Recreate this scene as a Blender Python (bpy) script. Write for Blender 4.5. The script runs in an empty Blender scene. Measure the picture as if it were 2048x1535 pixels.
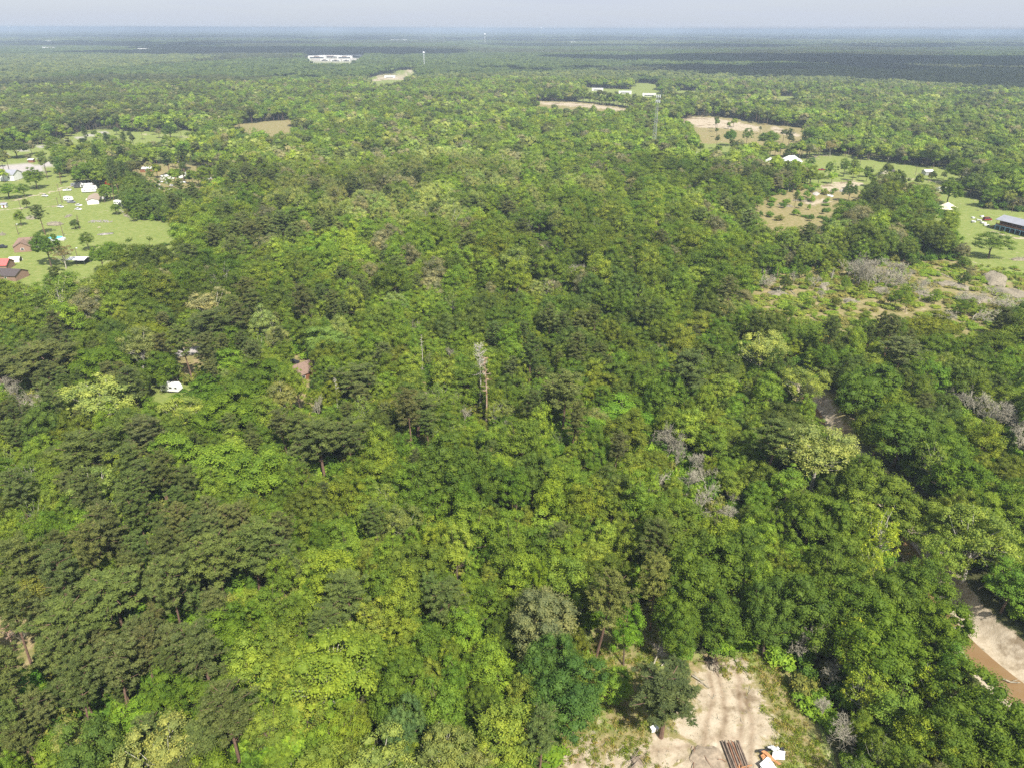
import bpy, math, random
import numpy as np
from mathutils import Matrix, Vector, Euler
R = math.radians
scene = bpy.context.scene
COL = scene.collection
D = bpy.data

# ---------------------------------------------------------------- camera
CAM_H = 110.0
FPX = 1449.0                     # focal length in pixels of the 2048 px wide photograph
PITCH = 26.1
cam_d = D.cameras.new('camera')
cam_d.sensor_width = 36.0
cam_d.lens = FPX / 2048 * 36.0
cam_d.clip_start = 1.0
cam_d.clip_end = 200000.0
cam = D.objects.new('camera', cam_d)
COL.objects.link(cam)
CM = Euler((R(90 - PITCH), 0, 0)).to_matrix() @ Euler((0, 0, R(0.17))).to_matrix()
cam.matrix_world = Matrix.Translation((0, 0, CAM_H)) @ CM.to_4x4()
scene.camera = cam

# ---------------------------------------------------------------- sun, sky, exposure
SUN_EL, SUN_AZ = 50.0, 154.4      # azimuth clockwise from +Y, the view direction
sun_vec = Vector((math.sin(R(SUN_AZ)) * math.cos(R(SUN_EL)), math.cos(R(SUN_AZ)) * math.cos(R(SUN_EL)), math.sin(R(SUN_EL))))
sl = D.lights.new('sun', 'SUN')
sl.energy = 4.6
sl.angle = R(0.53)
sl.color = (1.0, 0.935, 0.83)
so = D.objects.new('sun', sl)
so.rotation_euler = sun_vec.to_track_quat('Z', 'Y').to_euler()
so.location = (0, 0, 300)
COL.objects.link(so)

w = D.worlds.new('World')
scene.world = w
w.use_nodes = True
nt = w.node_tree
for n in list(nt.nodes): nt.nodes.remove(n)
o = nt.nodes.new('ShaderNodeOutputWorld')
bg = nt.nodes.new('ShaderNodeBackground')
sky = nt.nodes.new('ShaderNodeTexSky')
sky.sky_type = 'NISHITA'; sky.sun_disc = False
sky.sun_elevation = R(SUN_EL); sky.sun_rotation = R(SUN_AZ)
sky.altitude = 100; sky.air_density = 1.0; sky.dust_density = 1.6; sky.ozone_density = 1.5
bg.inputs['Strength'].default_value = 0.11
# thin broken cloud veil of the real sky
tc = nt.nodes.new('ShaderNodeTexCoord')
mp = nt.nodes.new('ShaderNodeMapping'); mp.inputs['Scale'].default_value = (2.2, 2.2, 34)
nz = nt.nodes.new('ShaderNodeTexNoise'); nz.inputs['Scale'].default_value = 2.0; nz.inputs['Detail'].default_value = 7; nz.inputs['Roughness'].default_value = .6
cr = nt.nodes.new('ShaderNodeValToRGB'); cr.color_ramp.elements[0].position = .38; cr.color_ramp.elements[1].position = .72
cr.color_ramp.elements[0].color = (.80, .80, .80, 1); cr.color_ramp.elements[1].color = (.95, .95, .95, 1)
mx = nt.nodes.new('ShaderNodeMix'); mx.data_type = 'RGBA'
mx.inputs['B'].default_value = (2.85, 3.1, 3.65, 1)
nt.links.new(tc.outputs['Generated'], mp.inputs['Vector']); nt.links.new(mp.outputs['Vector'], nz.inputs['Vector'])
nt.links.new(nz.outputs['Fac'], cr.inputs['Fac']); nt.links.new(cr.outputs['Color'], mx.inputs['Factor'])
nt.links.new(sky.outputs['Color'], mx.inputs['A']); nt.links.new(mx.outputs['Result'], bg.inputs['Color'])
nt.links.new(bg.outputs['Background'], o.inputs['Surface'])

scene.view_settings.view_transform = 'Standard'
scene.view_settings.look = 'None'
scene.view_settings.gamma = 1.0
scene.view_settings.use_curve_mapping = False
scene.view_settings.exposure = 1.0
scene.render.engine = 'CYCLES'
scene.cycles.max_bounces = 5
scene.cycles.diffuse_bounces = 2
scene.cycles.glossy_bounces = 1
scene.cycles.transmission_bounces = 4
scene.cycles.transparent_max_bounces = 8
scene.cycles.volume_bounces = 0
scene.cycles.caustics_reflective = False
scene.cycles.caustics_refractive = False
scene.cycles.use_denoising = False
scene.cycles.use_adaptive_sampling = True
scene.cycles.adaptive_threshold = 0.004
scene.cycles.pixel_filter_type = 'BLACKMAN_HARRIS'

# ---------------------------------------------------------------- helpers
CMn = np.array(CM)
CMi = CMn.T
def G(px, py, z=0.0):
    """world point at height z seen at a photograph pixel"""
    d = CMn @ np.array([(px - 1024) / FPX, (767.5 - py) / FPX, -1.0])
    t = (z - CAM_H) / d[2]
    return (d[0] * t, d[1] * t, z)
def Pj(P):
    P = np.atleast_2d(np.asarray(P, float))
    q = (P - np.array([0, 0, CAM_H])) @ CMn
    dep = np.maximum(-q[:, 2], .1)
    return 1024 + FPX * q[:, 0] / dep, 767.5 - FPX * q[:, 1] / dep, dep
def poly(pts):
    return np.array([G(p[0], p[1], p[2] if len(p) > 2 else 0)[:2] for p in pts])
def sdpoly(P, V):
    P = np.asarray(P, float); n = len(V)
    d = np.full(len(P), 1e18); ins = np.zeros(len(P), bool)
    for i in range(n):
        a, b = V[i], V[(i + 1) % n]
        e = b - a; wv = P - a
        t = np.clip((wv @ e) / max(e @ e, 1e-9), 0, 1)
        q = wv - t[:, None] * e
        d = np.minimum(d, (q ** 2).sum(1))
        c = (a[1] > P[:, 1]) != (b[1] > P[:, 1])
        xi = (b[0] - a[0]) * (P[:, 1] - a[1]) / ((b[1] - a[1]) if abs(b[1] - a[1]) > 1e-9 else 1e-9) + a[0]
        ins ^= c & (P[:, 0] < xi)
    d = np.sqrt(d)
    return np.where(ins, d, -d)
def dline(P, V, W=None):
    """distance to a polyline, and the width interpolated along it"""
    P = np.asarray(P, float)
    best = np.full(len(P), 1e18); wd = np.zeros(len(P))
    for i in range(len(V) - 1):
        a, b = V[i], V[i + 1]; e = b - a
        t = np.clip(((P - a) @ e) / max(e @ e, 1e-9), 0, 1)
        d = np.sqrt(((P - a - t[:, None] * e) ** 2).sum(1))
        m = d < best
        best = np.where(m, d, best)
        if W is not None: wd = np.where(m, W[i] * (1 - t) + W[i + 1] * t, wd)
    return best, wd

def link(name, me, mats, parent=None, tint=None):
    ob = D.objects.new(name, me)
    COL.objects.link(ob)
    if mats is not None:
        for m in (mats if isinstance(mats, (list, tuple)) else [mats]):
            me.materials.append(m)
    if parent is not None: ob.parent = parent
    if tint is not None: ob['tint'] = [float(c) for c in np.asarray(tint) * GAIN]
    return ob
def tag(ob, label=None, cat=None, group=None, kind=None):
    if label: ob['label'] = label
    if cat: ob['category'] = cat
    if group: ob['group'] = group
    if kind: ob['kind'] = kind
    return ob
def empty(name, loc, rz=0, label=None, cat=None, group=None):
    e = D.objects.new(name, None); e.empty_display_size = .5
    e.location = loc; e.rotation_euler = (0, 0, rz)
    COL.objects.link(e)
    return tag(e, label, cat, group)

class MB:
    """collects faces (any count) with a material slot and a 0..1 'var' value per face"""
    def __init__(s): s.V = []; s.F = []; s.n = 0; s.mi = []; s.va = []; s.arr = []
    def add(s, V, F, mi=0, var=.5):
        V = np.asarray(V, float)
        s.arr.append((V, np.asarray(F, np.int64) + s.n, mi, np.broadcast_to(np.asarray(var, float), (len(F),))))
        s.n += len(V); return s
    def box(s, c, sz, rz=0, mi=0, tilt=None, var=.5):
        x, y, z = [k / 2 for k in sz]
        V = np.array([[-x, -y, -z], [x, -y, -z], [x, y, -z], [-x, y, -z], [-x, -y, z], [x, -y, z], [x, y, z], [-x, y, z]])
        if tilt is not None: V = V @ np.array(Euler(tilt).to_matrix()).T
        ca, sa = math.cos(rz), math.sin(rz)
        V = np.c_[V[:, 0] * ca - V[:, 1] * sa, V[:, 0] * sa + V[:, 1] * ca, V[:, 2]] + np.array(c)
        F = [[0, 3, 2, 1], [4, 5, 6, 7], [0, 1, 5, 4], [1, 2, 6, 5], [2, 3, 7, 6], [3, 0, 4, 7]]
        return s.add(V, F, mi, var)
    def tube(s, pts, rad, n=6, mi=0, var=.5, cap=False):
        pts = np.asarray(pts, float); k = len(pts)
        rad = np.broadcast_to(np.asarray(rad, float), (k,))
        T = np.gradient(pts, axis=0); T /= np.linalg.norm(T, axis=1)[:, None] + 1e-9
        ref = np.array([1., 0, 0]) if abs(T[0][0]) < .8 else np.array([0, 1., 0])
        A = np.cross(T, ref); A /= np.linalg.norm(A, axis=1)[:, None] + 1e-9
        B = np.cross(T, A)
        th = np.arange(n) * 2 * math.pi / n
        V = (pts[:, None] + rad[:, None, None] * (A[:, None] * np.cos(th)[None, :, None] + B[:, None] * np.sin(th)[None, :, None])).reshape(-1, 3)
        F = [[i * n + j, i * n + (j + 1) % n, (i + 1) * n + (j + 1) % n, (i + 1) * n + j] for i in range(k - 1) for j in range(n)]
        s.add(V, F, mi, var)
        if cap:
            for i in (0, k - 1):
                c = pts[i]; ring = V[i * n:(i + 1) * n]
                s.add(np.vstack([ring, c]), [[j, (j + 1) % n, n] for j in range(n)], mi, var)
        return s
    def prism(s, ring, z0, z1, mi=0, var=.5):
        ring = np.asarray(ring, float); n = len(ring)
        V = np.vstack([np.c_[ring, np.full(n, z0)], np.c_[ring, np.full(n, z1)]])
        s.add(V, [[i, (i + 1) % n, n + (i + 1) % n, n + i] for i in range(n)], mi, var)
        s.add(V[n:], [list(range(n))], mi, var); s.add(V[:n], [list(range(n))[::-1]], mi, var)
        return s
    def mesh(s, name, smooth=False):
        me = D.meshes.new(name)
        if not s.arr: return me
        V = np.vstack([a[0] for a in s.arr])
        lt, li, mi, va = [], [], [], []
        for (v, f, m, vr) in s.arr:
            lt.append(np.full(len(f), f.shape[1])); li.append(f.ravel()); mi.append(np.full(len(f), m)); va.append(vr)
        lt = np.concatenate(lt); li = np.concatenate(li); mi = np.concatenate(mi); va = np.concatenate(va)
        me.vertices.add(len(V)); me.vertices.foreach_set('co', V.astype(np.float32).ravel())
        me.loops.add(len(li)); me.loops.foreach_set('vertex_index', li.astype(np.int32))
        me.polygons.add(len(lt))
        me.polygons.foreach_set('loop_start', (np.cumsum(lt) - lt).astype(np.int32))
        me.polygons.foreach_set('material_index', mi.astype(np.int32))
        me.polygons.foreach_set('use_smooth', np.full(len(lt), smooth))
        at = me.attributes.new('var', 'FLOAT', 'FACE'); at.data.foreach_set('value', va.astype(np.float32))
        me.update(calc_edges=True)
        return me
    def build(s, name, mats, parent=None, smooth=False, tint=None):
        return link(name, s.mesh(name, smooth), mats, parent, tint)

# ---------------------------------------------------------------- materials
def mat(name, col, rough=.8, spec=.3, noise=None, metal=0.0, bump=None, coord='Object'):
    """principled, with an optional noise (scale, strength[, second colour]) on the colour"""
    m = D.materials.new(name); m.use_nodes = True
    t = m.node_tree; b = t.nodes['Principled BSDF']
    b.inputs['Base Color'].default_value = (*col, 1); b.inputs['Roughness'].default_value = rough
    b.inputs['Specular IOR Level'].default_value = spec; b.inputs['Metallic'].default_value = metal
    if noise:
        tc = t.nodes.new('ShaderNodeTexCoord'); nz = t.nodes.new('ShaderNodeTexNoise')
        nz.inputs['Scale'].default_value = noise[0]; nz.inputs['Detail'].default_value = 6
        nz.inputs['Roughness'].default_value = .65
        mx = t.nodes.new('ShaderNodeMix'); mx.data_type = 'RGBA'
        c2 = noise[2] if len(noise) > 2 else tuple(c * (1 - noise[1]) for c in col)
        mx.inputs['A'].default_value = (*col, 1); mx.inputs['B'].default_value = (*c2, 1)
        rp = t.nodes.new('ShaderNodeMapRange'); rp.inputs['From Min'].default_value = .35; rp.inputs['From Max'].default_value = .65
        t.links.new(tc.outputs[coord], nz.inputs['Vector']); t.links.new(nz.outputs['Fac'], rp.inputs['Value'])
        t.links.new(rp.outputs['Result'], mx.inputs['Factor']); t.links.new(mx.outputs['Result'], b.inputs['Base Color'])
        if bump:
            bp = t.nodes.new('ShaderNodeBump'); bp.inputs['Strength'].default_value = bump; bp.inputs['Distance'].default_value = .1
            t.links.new(nz.outputs['Fac'], bp.inputs['Height']); t.links.new(bp.outputs['Normal'], b.inputs['Normal'])
    return m

def foliage_mat(name, transl=.38, lo=.72, hi=1.32, warm=.25, coarse=None):
    """leaf colour = the tree's own 'tint', varied leaf by leaf with the face attribute 'var'"""
    m = D.materials.new(name); m.use_nodes = True
    t = m.node_tree; N = t.nodes; L = t.links
    b = N['Principled BSDF']; out = N['Material Output']
    ti = N.new('ShaderNodeAttribute'); ti.attribute_type = 'INSTANCER'; ti.attribute_name = 'tint'
    va = N.new('ShaderNodeAttribute'); va.attribute_type = 'GEOMETRY'; va.attribute_name = 'var'
    mr = N.new('ShaderNodeMapRange'); mr.inputs['To Min'].default_value = lo; mr.inputs['To Max'].default_value = hi
    L.new(va.outputs['Fac'], mr.inputs['Value'])
    vm = N.new('ShaderNodeVectorMath'); vm.operation = 'SCALE'
    L.new(ti.outputs['Color'], vm.inputs[0]); L.new(mr.outputs['Result'], vm.inputs['Scale'])
    wm = N.new('ShaderNodeVectorMath'); wm.operation = 'MULTIPLY'
    wc = N.new('ShaderNodeMix'); wc.data_type = 'RGBA'
    wc.inputs['A'].default_value = (1 - warm * .5, 1, 1 + warm * .4, 1); wc.inputs['B'].default_value = (1 + warm, 1 + warm * .25, 1 - warm, 1)
    L.new(va.outputs['Fac'], wc.inputs['Factor'])
    L.new(vm.outputs[0], wm.inputs[0]); L.new(wc.outputs['Result'], wm.inputs[1])
    col = wm.outputs[0]
    L.new(col, b.inputs['Base Color'])
    b.inputs['Roughness'].default_value = .55; b.inputs['Specular IOR Level'].default_value = .12
    tr = N.new('ShaderNodeBsdfTranslucent')
    tm = N.new('ShaderNodeVectorMath'); tm.operation = 'MULTIPLY'; tm.inputs[1].default_value = (1.25, 1.35, .5)
    L.new(col, tm.inputs[0]); L.new(tm.outputs[0], tr.inputs['Color'])
    ms = N.new('ShaderNodeMixShader'); ms.inputs['Fac'].default_value = transl
    L.new(b.outputs[0], ms.inputs[1]); L.new(tr.outputs[0], ms.inputs[2]); L.new(ms.outputs[0], out.inputs['Surface'])
    return m

M = {}
M['leaf'] = foliage_mat('broad_leaves', warm=.2)
M['needle'] = foliage_mat('pine_needles', .25, .7, 1.35, .12)
M['bark'] = mat('grey_brown_bark', (.16, .12, .09), .9, .1, (3, .5))
M['pine_bark'] = mat('pine_bark', (.21, .135, .10), .9, .1, (3, .5))
M['pale_bark'] = mat('pale_bark', (.46, .43, .37), .8, .1, (2, .4))
M['bare_wood'] = mat('bare_grey_twigs', (.36, .335, .26), .9, .1, (2, .3))
M['red_bark'] = mat('peeling_red_bark', (.34, .17, .10), .9, .1, (1.2, .3, (.42, .36, .30)))
M['clod'] = mat('earth_clod', (.36, .30, .22), .95, .05)
# ---------------------------------------------------------------- tree templates
def unit(v): return v / (np.linalg.norm(v, axis=-1, keepdims=True) + 1e-9)
_t = (1 + 5 ** .5) / 2
ICO_V = unit(np.array([[-1, _t, 0], [1, _t, 0], [-1, -_t, 0], [1, -_t, 0], [0, -1, _t], [0, 1, _t], [0, -1, -_t], [0, 1, -_t], [_t, 0, -1], [_t, 0, 1], [-_t, 0, -1], [-_t, 0, 1]], float))
ICO_F = np.array([[0, 11, 5], [0, 5, 1], [0, 1, 7], [0, 7, 10], [0, 10, 11], [1, 5, 9], [5, 11, 4], [11, 10, 2], [10, 7, 6], [7, 1, 8], [3, 9, 4], [3, 4, 2], [3, 2, 6], [3, 6, 8], [3, 8, 9], [4, 9, 5], [2, 4, 11], [6, 2, 10], [8, 6, 7], [9, 8, 1]])
def subdiv(V, F):
    V = [tuple(v) for v in V]; cache = {}; out = []
    def mid(a, b):
        k = (min(a, b), max(a, b))
        if k not in cache:
            m = unit((np.array(V[a]) + np.array(V[b])) / 2); V.append(tuple(m)); cache[k] = len(V) - 1
        return cache[k]
    for a, b, c in F:
        ab, bc, ca = mid(a, b), mid(b, c), mid(c, a)
        out += [[a, ab, ca], [b, bc, ab], [c, ca, bc], [ab, bc, ca]]
    return np.array(V), np.array(out)
ICO1 = subdiv(ICO_V, ICO_F)

def leaves(mb, c, nrm, ln, wd, rng, mi, var, along=None):
    """diamond shaped leaf sprays, centre c, face normal nrm, half length ln, half width wd"""
    n = len(c)
    if along is None: along = rng.normal(size=(n, 3))
    t = unit(along - (along * nrm).sum(1)[:, None] * nrm)
    b = np.cross(nrm, t)
    ln = np.broadcast_to(ln, (n,))[:, None]; wd = np.broadcast_to(wd, (n,))[:, None]
    V = np.stack([c - t * ln, c + b * wd + t * ln * .15, c + t * ln, c - b * wd + t * ln * .15], 1).reshape(-1, 3)
    mb.add(V, np.arange(4 * n).reshape(-1, 4), mi, var)

def core(mb, c, r, rng, mi, var, flat=.85):
    V = ICO_V * (r * (0.85 + .3 * rng.random((12, 1)))) * np.array([1, 1, flat]) + c
    mb.add(V, ICO_F, mi, np.full(20, var) + rng.uniform(-.15, .15, 20))

def dirs(n, rng, zmin=-1.0):
    z = rng.uniform(zmin, 1, n); a = rng.uniform(0, 2 * math.pi, n); s = np.sqrt(1 - z * z)
    return np.c_[s * np.cos(a), s * np.sin(a), z]

def lobes_broad(rng, H, Rc, nl, lobe, zlow, flat):
    """lobe centres on an irregular dome, radii"""
    zc = H * (zlow + 1) / 2; hz = H * (1 - zlow) / 2
    d = dirs(nl * 3, rng, -.45)
    keep = [0]
    for i in range(1, len(d)):
        if min(np.linalg.norm(d[i] - d[k]) for k in keep) > 1.55 / math.sqrt(nl) * 1.25: keep.append(i)
        if len(keep) >= nl: break
    d = d[keep]
    ph = rng.uniform(0, 6.28, 4)
    az = np.arctan2(d[:, 1], d[:, 0])
    ir = 1 + .22 * np.sin(2 * az + ph[0]) + .17 * np.sin(3 * az + ph[1]) + .1 * np.sin(5 * az + ph[2] + 3 * d[:, 2]) + rng.uniform(-.13, .10, len(d))
    r = Rc * lobe * rng.uniform(.55, 1.45, len(d))
    k = (ir * np.clip(1 - lobe * .75, .4, 1))[:, None]
    C = d * k * np.array([Rc, Rc, hz * flat]) + np.array([0, 0, zc])
    # inner lobes fill the heart of the crown
    m = nl // 4
    C2 = dirs(m, rng, -.6) * rng.uniform(.2, .5, (m, 1)) * np.array([Rc, Rc, hz * .8]) + np.array([0, 0, zc])
    return np.vstack([C, C2]), np.r_[r, np.full(m, Rc * lobe * 1.25)], np.array([0, 0, zc])

def broad_crown(mb, rng, H, Rc, nl=34, lobe=.30, zlow=.33, n=3600, leaf=.30, flat=1.0, open_=0.0, mi=0, core_k=.74):
    C, r, cc = lobes_broad(rng, H, Rc, nl, lobe, zlow, flat)
    wgt = r ** 2; cnt = np.maximum(4, (n * wgt / wgt.sum()).astype(int))
    for c, rr, k in zip(C, r, cnt):
        lv = rng.uniform(.18, .82)
        d = dirs(int(k * 1.5), rng, -.55)
        ow = unit(c - cc + 1e-3)
        d = d[(d @ ow) > rng.uniform(-.55, 0, len(d))][:k]
        # each lobe carries smaller sprays: radius modulated
        ph = rng.uniform(0, 6.28, 3)
        mod = 1 + .2 * np.sin(7 * d[:, 0] + ph[0]) * np.sin(7 * d[:, 1] + ph[1]) + .16 * np.sin(6 * d[:, 2] + ph[2])
        p = c + d * (rr * mod * rng.uniform(.66, 1.22, len(d)))[:, None] * np.array([1, 1, .82])
        nr = unit(d * .8 + np.array([0, 0, .3]) + rng.normal(size=d.shape) * .42)
        leaves(mb, p, nr, leaf * rng.uniform(.7, 1.3, len(d)), leaf * .62 * rng.uniform(.7, 1.3, len(d)), rng, mi,
               np.clip(lv + (mod - 1) * .6 + rng.uniform(-.32, .32, len(d)), 0, 1))
        if rng.random() > open_: core(mb, c, rr * core_k, rng, mi, lv)
    return C, r

def limbs(mb, rng, H, C, r0, top=.72, mi=0, k=9, n=5, lean=(0, 0)):
    """tapered trunk with limbs running to some lobes"""
    zs = np.linspace(0, H * top, 6)
    ph = rng.uniform(0, 6.28)
    pts = np.c_[np.sin(zs * .35 + ph) * .25 - math.sin(ph) * .25 + lean[0] * zs, np.cos(zs * .3 + ph) * .25 - math.cos(ph) * .25 + lean[1] * zs, zs]
    pts[0, 2] = -.5
    mb.tube(pts, r0 * np.array([1.35, 1, .85, .7, .5, .28]), 7, mi, .5)
    idx = rng.permutation(len(C))[:k]
    for i in idx:
        e = C[i] + (unit(C[i] - np.array([0, 0, H * .55])) * rng.uniform(.8, 1.5) if rng.random() < .3 else 0)
        f = rng.uniform(.35, .8)
        s = np.array([np.interp(f * H * top, zs, pts[:, j]) for j in range(3)])
        if s[2] > e[2]: s[2] = e[2] * .7
        m = (s + e) / 2 + rng.normal(size=3) * .35
        mb.tube([s, m, e], [r0 * .42, r0 * .26, r0 * .10], n, mi, .5)
    return pts

def pine_crown(mb, rng, H, Rc, z0=.52, n=4200, mi=0, nbr=46):
    """whorled branches ending in needle tufts"""
    tu = []
    br = []
    for i in range(nbr):
        u = (i + rng.random()) / nbr
        z = H * (z0 + (1 - z0) * u ** .9)
        prof = (1 - u ** 2.2) ** .6 * (.55 + .45 * min(1, u * 4))
        az = i * 2.4 + rng.uniform(-.4, .4)
        ln = Rc * prof * rng.uniform(.65, 1.1) + .35
        up = rng.uniform(.05, .35) * (1 - u) + u * .55
        d = np.array([math.cos(az), math.sin(az), up])
        s = np.array([0, 0, z - .4])
        br.append((s, s + d * ln))
        k = max(2, int(ln * 1.35))
        for j in range(k):
            f = (j + .8) / k
            c = s + d * ln * f + rng.normal(size=3) * np.array([.38, .38, .18]) * (1 + ln * .15)
            tu.append((c, rng.uniform(.42, .78) * (1.1 - .2 * f)))
    C = np.array([t[0] for t in tu]); r = np.array([t[1] for t in tu])
    cnt = np.maximum(5, (n * r ** 2 / (r ** 2).sum()).astype(int))
    for c, rr, k in zip(C, r, cnt):
        lv = rng.uniform(.2, .8)
        d = dirs(k, rng, -.35)
        p = c + d * (rr * rng.uniform(.55, 1.15, k))[:, None] * np.array([1, 1, .75])
        nr = unit(np.cross(d, rng.normal(size=d.shape)) * .7 + np.array([0, 0, .5]))
        leaves(mb, p, nr, rng.uniform(.15, .27, k), rng.uniform(.05, .085, k), rng, mi, np.clip(lv + rng.uniform(-.3, .3, k), 0, 1), along=d + rng.normal(size=d.shape) * .3)
        core(mb, c, rr * .62, rng, mi, lv, .7)
    return C, r, br

def pine_trunk(mb, rng, H, br, r0, mi=0, step=2):
    zs = np.array([-.5, H * .25, H * .5, H * .75, H * .98])
    ph = rng.uniform(0, 6.28)
    w_ = .18
    pts = np.c_[np.sin(zs * .2 + ph) * w_ - math.sin(ph) * w_, np.cos(zs * .2 + ph) * w_ - math.cos(ph) * w_, zs]
    mb.tube(pts, r0 * np.array([1.25, .95, .75, .45, .1]), 7, mi, .5)
    for s, e in br[::step]:
        mb.tube([s - np.array([0, 0, .3]), (s + e) / 2 - np.array([0, 0, .1]), e], [.07, .05, .03], 4, mi, .5)
    for k in range(4):     # dead stubs low on the trunk
        z = H * rng.uniform(.3, .5); a = rng.uniform(0, 6.28)
        mb.tube([[0, 0, z], [math.cos(a) * 1.1, math.sin(a) * 1.1, z + .3]], [.05, .02], 4, mi, .5)

def bare(mb, rng, H, Rc, r0=.2, mi=0, depth=5, dens=1.0, forks=(2, 4), lean=0.0):
    def grow(p, d, ln, r, k):
        q = p + d * ln
        mid = (p + q) / 2 + rng.normal(size=3) * ln * .06
        mb.tube([p, mid, q], [r, r * .8, r * .6], 5 if r > .06 else 3, mi, rng.uniform(.2, .8))
        if k == 0: return
        for j in range(int(rng.integers(forks[0], forks[1]) * (dens if k < 3 else 1)) + (1 if k > 3 else 0)):
            nd = unit(d * rng.uniform(.7, 1.3) + rng.normal(size=3) * .55 * (Rc / 4) ** .5 + np.array([0, 0, .18]))
            f = rng.uniform(.45, 1)
            grow(p + d * ln * f, nd, ln * rng.uniform(.55, .8), max(r * rng.uniform(.5, .66), .032), k - 1)
    d0 = unit(np.array([lean, lean * .3, 1.0]))
    grow(np.array([0, 0, -.3]), d0, H * .38, r0, depth)

def snag(mb, rng, H, r0, mi=0, n=46, spread=2.4):
    zs = np.linspace(-.5, H, 8)
    pts = np.c_[np.sin(zs * .16) * .35, np.cos(zs * .13) * .25 - .25, zs]
    mb.tube(pts, r0 * np.linspace(1.1, .18, 8), 7, mi, .5)
    for i in range(n):
        u = rng.uniform(.30, 1.0) ** .6
        z = H * u; a = rng.uniform(0, 6.28)
        s = np.array([np.interp(z, zs, pts[:, 0]), np.interp(z, zs, pts[:, 1]), z])
        ln = spread * (1.15 - u * .65) * rng.uniform(.35, 1.1)
        d = np.array([math.cos(a), math.sin(a), rng.uniform(-.1, 1.1)])
        e = s + d * ln
        mb.tube([s, (s + e) / 2 + [0, 0, -.12], e], [.075, .055, .03], 4, mi, .5)
        for j in range(4):
            f = rng.uniform(.4, 1); q = s + d * ln * f
            mb.tube([q, q + unit(d + rng.normal(size=3) * .7) * ln * .4], [.035, .02], 3, mi, .5)

TPL = {}      # kind -> list of (crown mesh, trunk mesh, joined mesh, H, Rc)
def add_tpl(kind, crown, trunk, H, Rc, lm, tm):
    cm = crown.mesh(kind + '_crown'); cm.materials.append(lm)
    tmh = trunk.mesh(kind + '_trunk'); tmh.materials.append(tm)
    j = MB()
    for a in crown.arr: j.arr.append(a)
    j.n = crown.n
    for (v, f, mi, va) in trunk.arr: j.arr.append((v, f + crown.n, 1, va))
    jm = j.mesh(kind + '_whole'); jm.materials.append(lm); jm.materials.append(tm)
    TPL.setdefault(kind, []).append((cm, tmh, jm, H, Rc))

for s in range(7):
    g = np.random.default_rng(100 + s); c = MB(); t = MB()
    H, Rc = 15, 5.6 + .3 * (s % 3)
    C, r = broad_crown(c, g, H, Rc, nl=72 + 8 * (s % 3), lobe=.19, zlow=(.12, .24, .3)[s % 3], n=11000, leaf=.165, core_k=.68)
    limbs(t, g, H, C, .30)
    add_tpl('oak', c, t, H, Rc, M['leaf'], M['bark'])
for s in range(7):
    g = np.random.default_rng(200 + s); c = MB(); t = MB()
    H, Rc = 16, 4.0 + .3 * (s % 3)
    C, r = broad_crown(c, g, H, Rc, nl=48, lobe=.24, zlow=.15, n=7500, leaf=.17, open_=.15, core_k=.62)
    limbs(t, g, H, C, .24, k=10)
    add_tpl('sweetgum', c, t, H, Rc, M['leaf'], M['bark'])
for s in range(4):
    g = np.random.default_rng(300 + s); c = MB(); t = MB()
    H, Rc = 18, 5.4
    C, r = broad_crown(c, g, H, Rc, nl=60, lobe=.20, zlow=.30, n=8000, leaf=.18, open_=.35, core_k=.62)
    limbs(t, g, H, C, .34, k=22)
    add_tpl('sycamore', c, t, H, Rc, M['leaf'], M['pale_bark'])
for s in range(7):
    g = np.random.default_rng(400 + s); c = MB(); t = MB()
    H, Rc = 22, 3.9 + .25 * (s % 3)
    C, r, br = pine_crown(c, g, H, Rc, z0=.46 + .05 * (s % 3), n=10000)
    pine_trunk(t, g, H, br, .26)
    add_tpl('pine', c, t, H, Rc, M['needle'], M['pine_bark'])
for s in range(3):         # thin-leaved trees, branches showing through
    g = np.random.default_rng(500 + s); c = MB(); t = MB()
    H, Rc = 14, 4.0
    C, r = broad_crown(c, g, H, Rc, nl=44, lobe=.17, zlow=.28, n=3000, leaf=.19, open_=1.0)
    limbs(t, g, H, C, .2, k=34, n=4)
    add_tpl('sparse', c, t, H, Rc, M['leaf'], M['pale_bark'])
BARE = []
for s in range(6):
    g = np.random.default_rng(600 + s); t = MB()
    bare(t, g, 12, 4 if s < 4 else 6, .26, depth=6, dens=1.1, lean=(0 if s < 3 else .25))
    BARE.append((t.mesh('bare_branches'), 12, 4)); BARE[-1][0].materials.append(M['bare_wood'])
# small bushes: undergrowth
BUSH = []
for s in range(6):
    g = np.random.default_rng(700 + s); c = MB()
    broad_crown(c, g, 3.2, 2.1, nl=13, lobe=.42, zlow=.05, n=620, leaf=.24, core_k=.7)
    me = c.mesh('bush'); me.materials.append(M['leaf']); BUSH.append(me)

# lower detail trees for the far wood
FAR = {}
for kind, H, Rc, nl, lobe, zl in (('oak', 15, 5.8, 13, .42, .3), ('sweetgum', 16, 4.3, 12, .45, .2), ('sycamore', 18, 5.4, 14, .40, .34), ('pine', 21, 3.7, 13, .46, .5)):
    for s in range(4):
        g = np.random.default_rng(800 + s + int(Rc * 10)); c = MB()
        broad_crown(c, g, H, Rc, nl=nl, lobe=lobe, zlow=zl, n=700, leaf=.45 if kind != 'pine' else .38, core_k=.85)
        c.tube([[0, 0, -.5], [0, 0, H * .6]], [.3, .2], 5, 1, .5)
        me = c.mesh(kind + '_far'); me.materials.append(M['leaf']); me.materials.append(M['bark'])
        FAR.setdefault(kind, []).append(me)
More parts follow.
